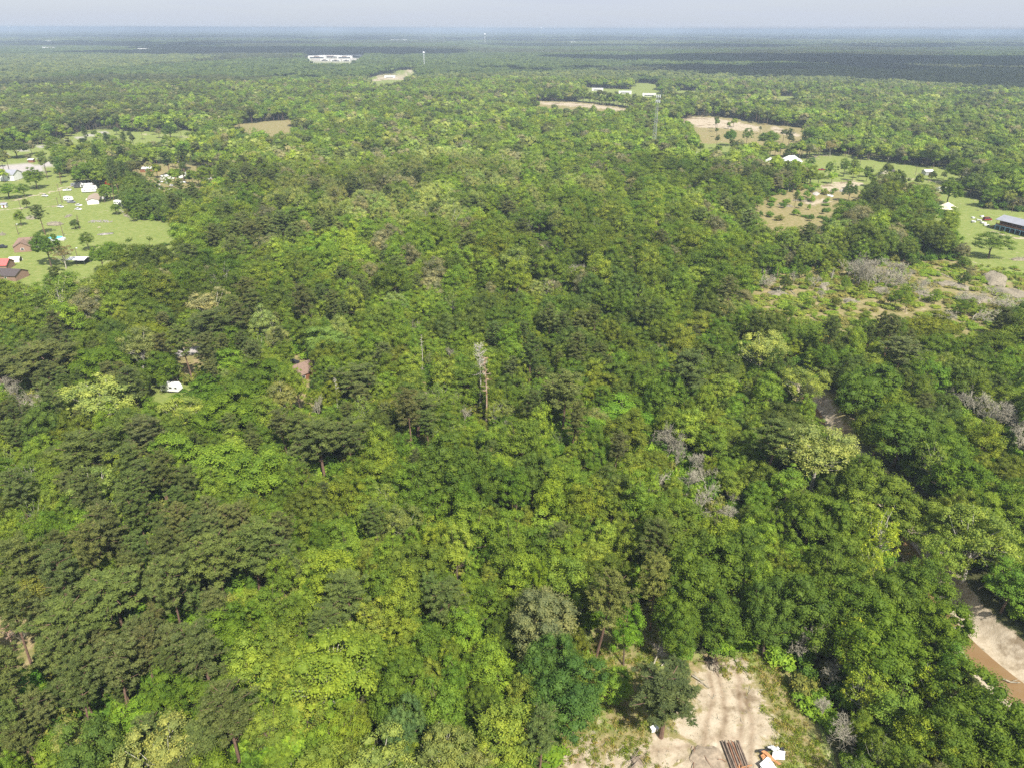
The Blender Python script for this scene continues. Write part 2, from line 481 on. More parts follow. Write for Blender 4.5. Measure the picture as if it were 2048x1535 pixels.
# patches of canopy for the distance: many crowns in one mesh
CLUMP = []
for s in range(6):
    g = np.random.default_rng(900 + s); c = MB()
    n = 0; P = []
    while len(P) < 62 and n < 3000:
        n += 1; q = g.uniform(-32, 32, 2); rr = g.uniform(2.6, 6.0)
        if np.hypot(*q) < 34 and all(np.hypot(*(q - p[0])) > (rr + p[1]) * .72 for p in P): P.append((q, rr))
    for q, rr in P:
        hh = g.uniform(12, 20) ; var = g.uniform(0, 1)
        for k in range(5):
            off = g.normal(size=2) * rr * .42; r2 = rr * g.uniform(.5, .8)
            V = ICO1[0] * (r2 * (.85 + .3 * g.random((42, 1)))) * np.array([1, 1, .9]) + np.array([q[0] + off[0], q[1] + off[1], hh - r2 - g.uniform(0, 2.5)])
            c.add(V, ICO1[1], 0, np.clip(var + g.uniform(-.25, .25, 80), 0, 1))
        c.tube([[q[0], q[1], 0], [q[0], q[1], hh - rr]], [.3, .3], 4, 0, .3)
    me = c.mesh('canopy_patch'); me.materials.append(M['leaf']); CLUMP.append(me)
# ---------------------------------------------------------------- layout of the land
creek_px = [(2200, 1450), (2060, 1365), (1990, 1300), (1945, 1248), (1905, 1195), (1862, 1130), (1800, 1030), (1720, 935), (1668, 860), (1635, 800), (1560, 735), (1450, 705), (1310, 690), (1225, 665), (1135, 610), (1105, 565), (1090, 520), (1085, 488), (1040, 470), (960, 455)]
CREEK = poly(creek_px)
CREEK_W = [9, 8.5, 7.5, 6.8, 6.0, 5.4, 4.9, 4.8, 4.7, 4.4, 3.0, 2.6, 2.4, 2.2, 2.0, 2.0, 2.4, 3.4, 1.8, 1.5]
CREEK_Z = -3.0
def gz(P):
    P = np.atleast_2d(P)[:, :2]
    d, wd = dline(P, CREEK, CREEK_W)
    t = np.clip((d - wd * .35) / (wd * .9), 0, 1)
    z = (CREEK_Z - .5) * (1 - t * t * (3 - 2 * t))
    return z + .25 * np.sin(P[:, 0] * .045 + 1) * np.cos(P[:, 1] * .037)
OPEN = {
 'clearing': poly([(1085, 1640), (1108, 1520), (1135, 1450), (1175, 1405), (1182, 1350), (1168, 1300), (1200, 1255), (1228, 1330), (1222, 1250), (1262, 1205), (1320, 1200), (1350, 1262), (1368, 1320), (1440, 1318), (1510, 1305), (1568, 1335), (1590, 1400), (1625, 1450), (1660, 1540), (1700, 1800), (1060, 1800)]),
 'meadow_a': poly([(-250, 322), (0, 300), (90, 284), (150, 268), (200, 261), (330, 262), (388, 264), (394, 280, 14), (330, 286, 14), (250, 288, 14), (185, 296, 10), (150, 306, 10), (135, 322), (128, 350, 4), (60, 356, 4), (-250, 356, 4)]),
 'yard': poly([(255, 340), (300, 332), (350, 332), (395, 342), (440, 352), (432, 366, 12), (345, 382, 12), (262, 380, 8)]),
 'field': poly([(-250, 352), (0, 352), (60, 356), (130, 352), (160, 362), (200, 372), (245, 382), (262, 402), (272, 436), (326, 452), (332, 478), (352, 495), (320, 520, 8), (280, 528, 10), (240, 524, 11), (188, 552, 12), (130, 566, 11), (60, 575, 10), (-250, 580, 8)]),
 'meadow_b': poly([(462, 262), (490, 250), (580, 241), (606, 247), (600, 262, 12), (570, 274, 12), (480, 278, 12)]),
 'site': poly([(1335, 244), (1378, 234), (1430, 235), (1500, 245), (1605, 260), (1645, 278), (1625, 290, 12), (1560, 286, 12), (1500, 284, 12), (1430, 284, 10), (1400, 276, 10), (1340, 258, 9)]),
 'haul_road': poly([(1068, 202), (1180, 207), (1262, 219), (1266, 226, 16), (1180, 218, 16), (1072, 211, 16)]),
 'olive_field': poly([(1366, 306), (1405, 290), (1450, 290), (1485, 300, 6), (1470, 320, 8), (1410, 334, 8), (1366, 322, 6)]),
 'lawn': poly([(1528, 322), (1562, 317), (1602, 320), (1622, 312), (1645, 307), (1760, 320), (1905, 343), (1914, 356), (1890, 386, 9), (1800, 382, 9), (1762, 372, 5), (1712, 340, 11), (1650, 347, 11), (1600, 347, 8), (1528, 340, 6)]),
 'dump': poly([(1500, 408), (1560, 388), (1640, 366), (1700, 346), (1790, 352), (1775, 384, 10), (1730, 410, 11), (1705, 444, 11), (1640, 468, 11), (1560, 470, 11), (1494, 440, 10)]),
 'right_yard': poly([(1938, 440), (1985, 424), (2250, 440), (2250, 620), (2060, 560), (2015, 545, 3), (1975, 505, 8), (1935, 470, 8)]),
 'tent_yard': poly([(1862, 412), (1895, 392), (1935, 400), (1925, 440, 10), (1858, 440, 10)]),
 'brush': poly([(1490, 600), (1540, 562), (1620, 542), (1700, 532), (1800, 528), (1880, 524), (1960, 532), (2250, 556), (2250, 650, 8), (1960, 650, 10), (1850, 650, 10), (1700, 650, 10), (1600, 640, 10), (1500, 645, 10)]),
 'lane_a': poly([(338, 690), (400, 692), (412, 714, 7), (340, 716, 7)]),
 'lane_b': poly([(268, 764), (335, 772), (388, 780), (384, 806, 6), (320, 835, 6), (276, 808, 6)]),
 'lane_c': poly([(556, 694), (600, 698), (650, 714), (648, 770, 13), (562, 758, 13)]),
 'gap_a': poly([(840, 770), (872, 760), (880, 800, 3), (845, 805, 3)]),
 'gap_b': poly([(1600, 790), (1640, 770), (1680, 810), (1700, 850, 3), (1640, 850, 3)]),
 'creek_bend': poly([(1945, 1262), (2060, 1330), (2150, 1480), (2048, 1425, 12), (1978, 1362, 12), (1935, 1296, 10)]),
 'gap_c': poly([(-40, 1235), (40, 1225), (52, 1300, 3), (-40, 1330, 3)]),

 'highway': poly([(728, 160), (762, 151), (800, 142), (832, 138), (834, 146, 17), (818, 158, 17), (800, 168, 17), (735, 168, 17)]),
 'plaza': poly([(606, 117), (622, 111), (728, 111), (732, 117), (705, 126, 17), (618, 127, 17)]),
 'row_road': poly([(1168, 175), (1240, 178), (1332, 190), (1330, 197, 15), (1168, 183, 15)]),
 'far_meadow_a': poly([(1262, 170), (1285, 167), (1322, 171), (1322, 178, 16), (1266, 178, 16)]),
 'far_meadow_b': poly([(1340, 180), (1410, 182), (1415, 193, 12), (1340, 192, 12)]),
 'far_meadow_c': poly([(1545, 192), (1605, 194), (1605, 206, 12), (1545, 204, 12)]),
}
FARO = {'highway', 'plaza', 'row_road', 'far_meadow_a', 'far_meadow_b', 'far_meadow_c'}
SAND_P = [poly([(1085, 1720), (1118, 1540), (1160, 1478), (1290, 1480), (1350, 1440), (1395, 1420), (1385, 1370), (1420, 1325), (1470, 1320), (1498, 1350), (1535, 1400), (1548, 1460), (1515, 1500), (1530, 1660)]),
          poly([(1292, 1262), (1330, 1258), (1345, 1285), (1320, 1300), (1296, 1290)]),
          poly([(1352, 243), (1380, 235), (1430, 236), (1520, 253), (1520, 263), (1440, 258), (1365, 252)]),
          poly([(1066, 203), (1180, 208), (1262, 220), (1265, 224), (1180, 216), (1070, 208)]),
          poly([(1640, 372), (1700, 360), (1730, 368), (1690, 380), (1650, 388)]), poly([(1610, 405), (1650, 398), (1670, 404), (1620, 412)]),
          poly([(1545, 252), (1600, 268), (1600, 276), (1540, 262)]),
          poly([(1608, 785), (1650, 795), (1680, 830), (1640, 828), (1610, 805)]),
          poly([(845, 775), (865, 768), (868, 790), (848, 795)]),
          poly([(735, 163), (765, 154), (800, 144), (828, 140), (824, 150), (812, 160), (790, 160)])]
GRASS = ['clearing', 'row_road', 'highway', 'plaza', 'meadow_a', 'field', 'lawn', 'right_yard', 'olive_field', 'far_meadow_a', 'far_meadow_b', 'far_meadow_c', 'tent_yard', 'lane_b']
DRY = ['clearing', 'yard', 'meadow_b', 'site', 'dump', 'brush', 'haul_road', 'lane_a', 'lane_c', 'gap_a', 'gap_b', 'gap_c']
PAVE_P = [poly([(-250, 338), (0, 332), (60, 328), (88, 333), (88, 343), (60, 351), (0, 352), (-250, 352)]), poly([(85, 326), (105, 324), (110, 332), (90, 334)]),
          poly([(612, 113), (730, 113), (728, 121), (620, 122)])]
TRACKS = [([(255, 267), (322, 271), (359, 273), (382, 277), (383, 281), (364, 285)], 1.6), ([(-120, 425), (0, 406), (74, 390), (104, 383), (139, 374)], 2.0),
          ([(-120, 427), (0, 419), (74, 414), (139, 409)], 1.3), ([(1586, 324), (1624, 316), (1646, 311), (1680, 309)], 1.7), ([(1626, 307), (1650, 311)], 1.5),
          ([(1790, 354), (1814, 357), (1847, 361), (1892, 366), (1930, 372)], 1.8), ([(1990, 462), (2010, 470), (2033, 477), (2120, 474)], 1.5),
          ([(262, 362), (276, 365), (300, 372)], 1.6)]
ROADS = [([(-150, 330), (0, 309), (82, 294), (158, 276), (188, 269), (222, 263)], 3.6), ([(318, 712), (350, 706), (388, 700), (402, 697)], 3.2)]
TRACKS = [(poly(a), b) for a, b in TRACKS]; ROADS = [(poly(a), b) for a, b in ROADS]

RUTS = [poly([(1405, 1535), (1412, 1450), (1428, 1390), (1418, 1345)]), poly([(1440, 1480), (1452, 1430), (1442, 1370), (1432, 1330)]), poly([(1500, 1540), (1505, 1450), (1492, 1390), (1470, 1335)]), poly([(1480, 1480), (1484, 1430), (1475, 1370)]),
        poly([(1150, 1540), (1170, 1480), (1215, 1432), (1262, 1402)]), poly([(1185, 1540), (1200, 1490), (1240, 1440)]), poly([(1240, 1560), (1300, 1500), (1380, 1490)]), poly([(1405, 1480), (1440, 1470), (1470, 1475)])]
# ---------------------------------------------------------------- ground: one sheet to the horizon
rr = [30.0]
while rr[-1] < 1900: rr.append(rr[-1] * (1.0085 if rr[-1] < 700 else 1.02))
while rr[-1] < 60000: rr.append(rr[-1] * 1.18)
rr = np.array([0.5, 12.0, 22.0] + rr)
aa = np.r_[np.linspace(-180, -50, 27)[:-1], np.arange(-50, 50.01, .28), np.linspace(50, 180, 27)[1:]]
A_, R_ = np.meshgrid(np.radians(aa), rr)
GP = np.c_[(R_ * np.sin(A_)).ravel(), (R_ * np.cos(A_)).ravel()]
rn = np.hypot(GP[:, 0], GP[:, 1]); near = (rn < 5500) & (np.abs(np.degrees(np.arctan2(GP[:, 0], GP[:, 1]))) < 52)
GZ = np.zeros(len(GP)); GZ[near] = gz(GP[near])
GZ = np.where(rn > 900, 0, GZ)
nn = near & (rn < 330)
nA = np.zeros(len(GP)); NG = np.random.default_rng(3)
GZ[nn] += NG.normal(size=nn.sum()) * .05
sand = np.zeros(len(GP)); grass = np.zeros(len(GP)); dry = np.zeros(len(GP)); pave = np.zeros(len(GP))
Q = GP[near]; soft = np.clip(np.hypot(Q[:, 0], Q[:, 1]) * .006, .6, 4.0)
def sof(sd): return np.clip(.5 + sd / (2 * soft), 0, 1)
sg = np.zeros(len(Q)); ss = np.zeros(len(Q)); sd_ = np.zeros(len(Q)); sp = np.zeros(len(Q))
ex_ = np.clip(np.hypot(Q[:, 0], Q[:, 1]) * .014, .5, 12)
for k in GRASS: sg = np.maximum(sg, sof(sdpoly(Q, OPEN[k]) + ex_))
for k in DRY: sd_ = np.maximum(sd_, sof(sdpoly(Q, OPEN[k]) + ex_))
for v in SAND_P: ss = np.maximum(ss, np.clip(.5 + sdpoly(Q, v) / (2 * np.maximum(soft, 3.2)), 0, .86))
for v in PAVE_P: sp = np.maximum(sp, np.clip(.5 + sdpoly(Q, v) / .6, 0, 1))
for v, hw in TRACKS: ss = np.maximum(ss, sof(hw - dline(Q, v)[0]))
for v, hw in ROADS: sp = np.maximum(sp, np.clip(.5 + (hw - dline(Q, v)[0]) / .5, 0, 1))
rut = np.zeros(len(GP)); ru = np.zeros(len(Q)); cq = sdpoly(Q, OPEN['clearing']) > -3
for v in RUTS: ru[cq] = np.maximum(ru[cq], np.clip(1 - dline(Q[cq], v)[0] / .8, 0, 1))
rut[near] = ru
dc, wc_ = dline(Q, CREEK, CREEK_W)
ss = np.maximum(ss, np.clip((wc_ * 1.15 - dc) / 1.2, 0, 1))
sg = np.where(sdpoly(Q, OPEN['clearing']) > -1, sg * .40, sg)
sand[near] = ss; grass[near] = sg; dry[near] = sd_; pave[near] = sp
gm = D.meshes.new('ground')
nr_, na_ = R_.shape
ii = (np.arange(nr_ - 1)[:, None] * na_ + np.arange(na_ - 1)[None, :]).ravel()
F = np.c_[ii, ii + na_, ii + na_ + 1, ii + 1][:, ::-1]
gm.vertices.add(len(GP)); gm.vertices.foreach_set('co', np.c_[GP, GZ].astype(np.float32).ravel())
gm.loops.add(F.size); gm.loops.foreach_set('vertex_index', F.astype(np.int32).ravel())
gm.polygons.add(len(F)); gm.polygons.foreach_set('loop_start', (np.arange(len(F)) * 4).astype(np.int32))
gm.polygons.foreach_set('use_smooth', np.ones(len(F), bool))
for nm, a in (('sand', sand), ('grass', grass), ('dry', dry), ('pave', pave), ('rut', rut)):
    at = gm.attributes.new(nm, 'FLOAT', 'POINT'); at.data.foreach_set('value', a.astype(np.float32))
gm.update(calc_edges=True)
if gm.polygons[10000].normal.z < 0: gm.flip_normals()

def ground_mat():
    m = D.materials.new('ground_surface'); m.use_nodes = True
    t = m.node_tree; N = t.nodes; L = t.links; b = N['Principled BSDF']
    b.inputs['Roughness'].default_value = .95; b.inputs['Specular IOR Level'].default_value = .08
    tc = N.new('ShaderNodeTexCoord')
    def noise(sc, det=6, ro=.6, dist=0):
        n = N.new('ShaderNodeTexNoise'); n.inputs['Scale'].default_value = sc; n.inputs['Detail'].default_value = det
        n.inputs['Roughness'].default_value = ro; n.inputs['Distortion'].default_value = dist
        L.new(tc.outputs['Object'], n.inputs['Vector']); return n.outputs['Fac']
    def ramp(f, stops):
        r = N.new('ShaderNodeValToRGB'); L.new(f, r.inputs['Fac'])
        e = r.color_ramp.elements
        while len(e) < len(stops): e.new(.5)
        for k, (p, c) in enumerate(stops): e[k].position = p; e[k].color = (*c, 1)
        return r.outputs['Color']
    def mixc(f, a, b_):
        x = N.new('ShaderNodeMix'); x.data_type = 'RGBA'; L.new(f, x.inputs['Factor']); L.new(a, x.inputs['A']); L.new(b_, x.inputs['B']); return x.outputs['Result']
    def attr(nm):
        a = N.new('ShaderNodeAttribute'); a.attribute_name = nm; return a.outputs['Fac']
    def math_(op, a, b_):
        x = N.new('ShaderNodeMath'); x.operation = op
        for i, v in enumerate((a, b_)):
            if isinstance(v, (int, float)): x.inputs[i].default_value = v
            else: L.new(v, x.inputs[i])
        return x.outputs[0]
    def thr(a, nf, amt, lo=.42, hi=.58):
        """attribute edge broken up by noise"""
        s = math_('ADD', a, math_('MULTIPLY', math_('SUBTRACT', nf, .5), amt))
        r = N.new('ShaderNodeMapRange'); r.inputs['From Min'].default_value = lo; r.inputs['From Max'].default_value = hi; L.new(s, r.inputs['Value']); return r.outputs['Result']
    n1 = noise(.35, 8, .7); n2 = noise(.05, 5, .6); n3 = noise(1.4, 6, .75); n4 = noise(.012, 5, .6); n5 = noise(.16, 8, .72, .6)
    floor_ = mixc(n2, ramp(n3, [(.3, (.050, .042, .022)), (.5, (.075, .062, .032)), (.7, (.13, .095, .055))]), ramp(n3, [(.3, (.025, .045, .012)), (.6, (.06, .09, .025)), (.75, (.14, .10, .06))]))
    grs = mixc(n2, ramp(n1, [(.28, (.13, .165, .045)), (.5, (.20, .235, .07)), (.72, (.30, .27, .13))]), ramp(n1, [(.3, (.12, .17, .035)), (.55, (.17, .22, .05)), (.75, (.26, .25, .10))]))
    dr = mixc(n2, ramp(n1, [(.3, (.16, .14, .055)), (.5, (.24, .19, .10)), (.7, (.36, .26, .17))]), ramp(n1, [(.3, (.13, .15, .04)), (.5, (.20, .20, .07)), (.72, (.34, .26, .16))]))
    snd = ramp(n1, [(.28, (.21, .165, .105)), (.42, (.34, .285, .205)), (.55, (.42, .36, .27)), (.75, (.49, .43, .34))])
    snd = mixc(math_('MULTIPLY', attr('rut'), .75), snd, ramp(n1, [(.3, (.14, .10, .06)), (.7, (.30, .22, .15))]))
    wet = ramp(n2, [(.56, (1, 1, 1)), (.60, (.48, .43, .37))])
    mm = N.new('ShaderNodeMix'); mm.data_type = 'RGBA'; mm.blend_type = 'MULTIPLY'; mm.inputs['Factor'].default_value = .9
    L.new(snd, mm.inputs['A']); L.new(wet, mm.inputs['B']); snd = mm.outputs['Result']
    pv = ramp(n1, [(.3, (.30, .28, .27)), (.6, (.40, .37, .35)), (.8, (.48, .45, .42))])
    c = mixc(thr(attr('dry'), n1, 1.0), floor_, dr)
    c = mixc(thr(attr('grass'), n5, 2.6), c, grs)
    sp_ = thr(attr('sand'), n5, 3.6, .42, .62)
    c = mixc(sp_, c, snd)
    c = mixc(attr('pave'), c, pv)
    L.new(c, b.inputs['Base Color'])
    bp = N.new('ShaderNodeBump'); bp.inputs['Strength'].default_value = .6; bp.inputs['Distance'].default_value = .25
    L.new(n3, bp.inputs['Height']); L.new(bp.outputs['Normal'], b.inputs['Normal'])
    return m
M['ground'] = ground_mat()
g_ob = link('ground', gm, M['ground']); g_ob['kind'] = 'structure'

# creek water
wm_ = MB()
for i in range(len(CREEK) - 1):
    pass
def ribbon(line, wd, z, step=3.0):
    pts = []; ws = []
    for i in range(len(line) - 1):
        L_ = np.linalg.norm(line[i + 1] - line[i]); k = max(2, int(L_ / step))
        for j in range(k):
            f = j / k; pts.append(line[i] * (1 - f) + line[i + 1] * f); ws.append(wd[i] * (1 - f) + wd[i + 1] * f)
    pts = np.array(pts); ws = np.array(ws)
    for _ in range(3): pts[1:-1] = (pts[:-2] + pts[1:-1] * 2 + pts[2:]) / 4
    T = unit(np.gradient(pts, axis=0)); Nn = np.c_[-T[:, 1], T[:, 0]]
    V = np.vstack([np.c_[pts + Nn * ws[:, None], np.full(len(pts), z)], np.c_[pts - Nn * ws[:, None], np.full(len(pts), z)]])
    n = len(pts)
    return V, [[i, i + 1, n + i + 1, n + i] for i in range(n - 1)]
V, F = ribbon(CREEK, [x * .62 for x in CREEK_W], CREEK_Z + .12)
nv = len(V) // 2; mid_ = (V[:nv] + V[nv:]) / 2; hv = V[:nv] - mid_; V = np.vstack([mid_ + hv * (1.15 + .12 * np.sin(np.arange(nv) * .9))[:, None], mid_ - hv * (.05 + .25 * np.sin(np.arange(nv) * .55))[:, None]])
M['water'] = mat('muddy_water', (.22, .145, .075), .06, .5, (.25, .3, (.20, .125, .06)))
wo = MB().add(V, F).build('water', M['water']); wo['kind'] = 'structure'

# ---------------------------------------------------------------- where trees may stand
OPN = [v for k, v in OPEN.items()]
NEARO = [v for k, v in OPEN.items() if k not in FARO]
def open_sd(P, far=True):
    P = np.atleast_2d(P)[:, :2]
    s = np.full(len(P), -1e9)
    for v in (OPN if far else NEARO): s = np.maximum(s, sdpoly(P, v))
    r_ = np.hypot(P[:, 0], P[:, 1]); am = np.clip(r_ * .018, 1.5, 14)
    s = s + am * (np.sin(P[:, 0] / am * .42 + 2 * np.sin(P[:, 1] / am * .23)) * np.cos(P[:, 1] / am * .35 + 1.5 * np.sin(P[:, 0] / am * .2)) - .15)
    d, wd = dline(P, CREEK, CREEK_W)
    s = np.maximum(s, wd * 1.25 + 1.0 - d)
    for v, hw in ROADS: s = np.maximum(s, hw + 1 - dline(P, v)[0])
    return s

TINTS = {
 'oak': [(.074, .112, .022), (.086, .125, .026), (.066, .10, .028), (.093, .12, .022), (.070, .098, .025)],
 'sweetgum': [(.135, .190, .034), (.115, .17, .030), (.10, .155, .028), (.148, .195, .040), (.12, .165, .026), (.09, .142, .026)],
 'pine': [(.072, .095, .036), (.082, .101, .044), (.066, .090, .034), (.088, .103, .044)],
 'sycamore': [(.165, .20, .08), (.15, .19, .065), (.17, .20, .09)],
 'sparse': [(.13, .175, .045), (.11, .16, .04)],
}
KMAP = [(200, 1260, 300, 260, {'pine': 1.1}), (650, 1360, 330, 220, {'sweetgum': 1.5}), (1000, 1050, 280, 160, {'sweetgum': 1.3}),
        (1600, 1180, 350, 230, {'oak': 2.2}), (1780, 950, 300, 160, {'oak': 1.6}), (280, 700, 300, 130, {'oak': 1.0, 'pine': .15}),
        (640, 870, 180, 70, {'pine': .8}), (1000, 600, 550, 130, {'sweetgum': .9}), (450, 430, 200, 60, {'pine': .5}),
        (820, 350, 190, 75, {'sycamore': 1.3}), (1200, 300, 330, 90, {'sweetgum': 1.2}), (100, 215, 260, 30, {'pine': 4}), (1560, 650, 500, 80, {'oak': .7}),
        (1750, 420, 180, 60, {'oak': 1}), (1500, 200, 420, 25, {'pine': .4, 'sycamore': .5}), (300, 150, 300, 25, {'pine': .4}), (1960, 1120, 100, 120, {'sweetgum': 1.6})]
KN = ['oak', 'sweetgum', 'pine', 'sycamore', 'sparse']
def wav(x, y, s, a, b): return .5 + .25 * (np.sin(x / s + a + 1.7 * np.sin(y / s * .6 + b)) + np.cos(y / s * .9 + b + 1.5 * np.sin(x / s * .7 - a)))
def stand_w(X, Y):
    p = wav(X, Y, 21, .3, 2.1); q = wav(X, Y, 33, 1.9, .4); r = wav(X, Y, 27, 4.2, 3.3)
    return np.c_[.35 + 1.4 * q ** 2, .45 + 1.4 * (1 - q) ** 1.5, .25 + 2.4 * (p > .68), .5 + 1.8 * (r > .72), .6 + p]
def kind_w(px, py, stand=None):
    px = np.atleast_1d(px); py = np.atleast_1d(py)
    W = np.tile(np.array([.34, .48, .10, .035, .045]), (len(px), 1))
    for x, y, sx, sy, dd in KMAP:
        g = np.exp(-((px - x) / sx) ** 2 - ((py - y) / sy) ** 2)
        for k, v in dd.items(): W[:, KN.index(k)] += g * v
    # the wood comes in stands
    if stand is not None:
        W = W * stand
    return W / W.sum(1)[:, None]
GAIN = np.array([1.43, 1.44, 1.04])
TPH = {k: (v[0][3], v[0][4]) for k, v in TPL.items()}

TREES = []       # dict: kind x y R H tint manual note
rng = np.random.default_rng(11)
def put(kind, px, py, rpx, H=None, tint=None, base=None, note=None, squeeze=1.0):
    """a tree seen in the photograph: crown centre pixel, crown radius in px; or its foot at pixel 'base'"""
    h0, r0 = TPH.get(kind, (12, 4))
    H_ = H or h0
    if base: p = G(base[0], base[1], 0)
    else: p = G(px, py, H_ * (.62 if kind != 'pine' else .74))
    _, _, dep = Pj((p[0], p[1], H_ * .65))
    rad = rpx * dep[0] / FPX
    if H is None: H_ = np.clip(rad * (2.6 if kind in ('oak', 'sycamore') else 3.6 if kind != 'pine' else 5.2), 6, 24)
    if tint is None:
        tt = TINTS.get(kind, [(.1, .1, .1)]); tint = tt[rng.integers(len(tt))]
    if kind == 'pine': tint = (tint[0] * .83, tint[1] * .97, tint[2] * 1.0)
    if kind == 'sycamore': tint = (tint[0] * 1.02, tint[1] * .95, tint[2] * .92)
    if kind == 'sweetgum' and tint[1] > .17: tint = (tint[0] * .93, tint[1] * .88, tint[2] * 1.35)
    if kind == 'oak' and tint[2] < .05: tint = (tint[0] * 1.08, tint[1], tint[2] * .85)
    TREES.append(dict(kind=kind, x=p[0], y=p[1], R=rad, H=H_, tint=tint, man=True, note=note))
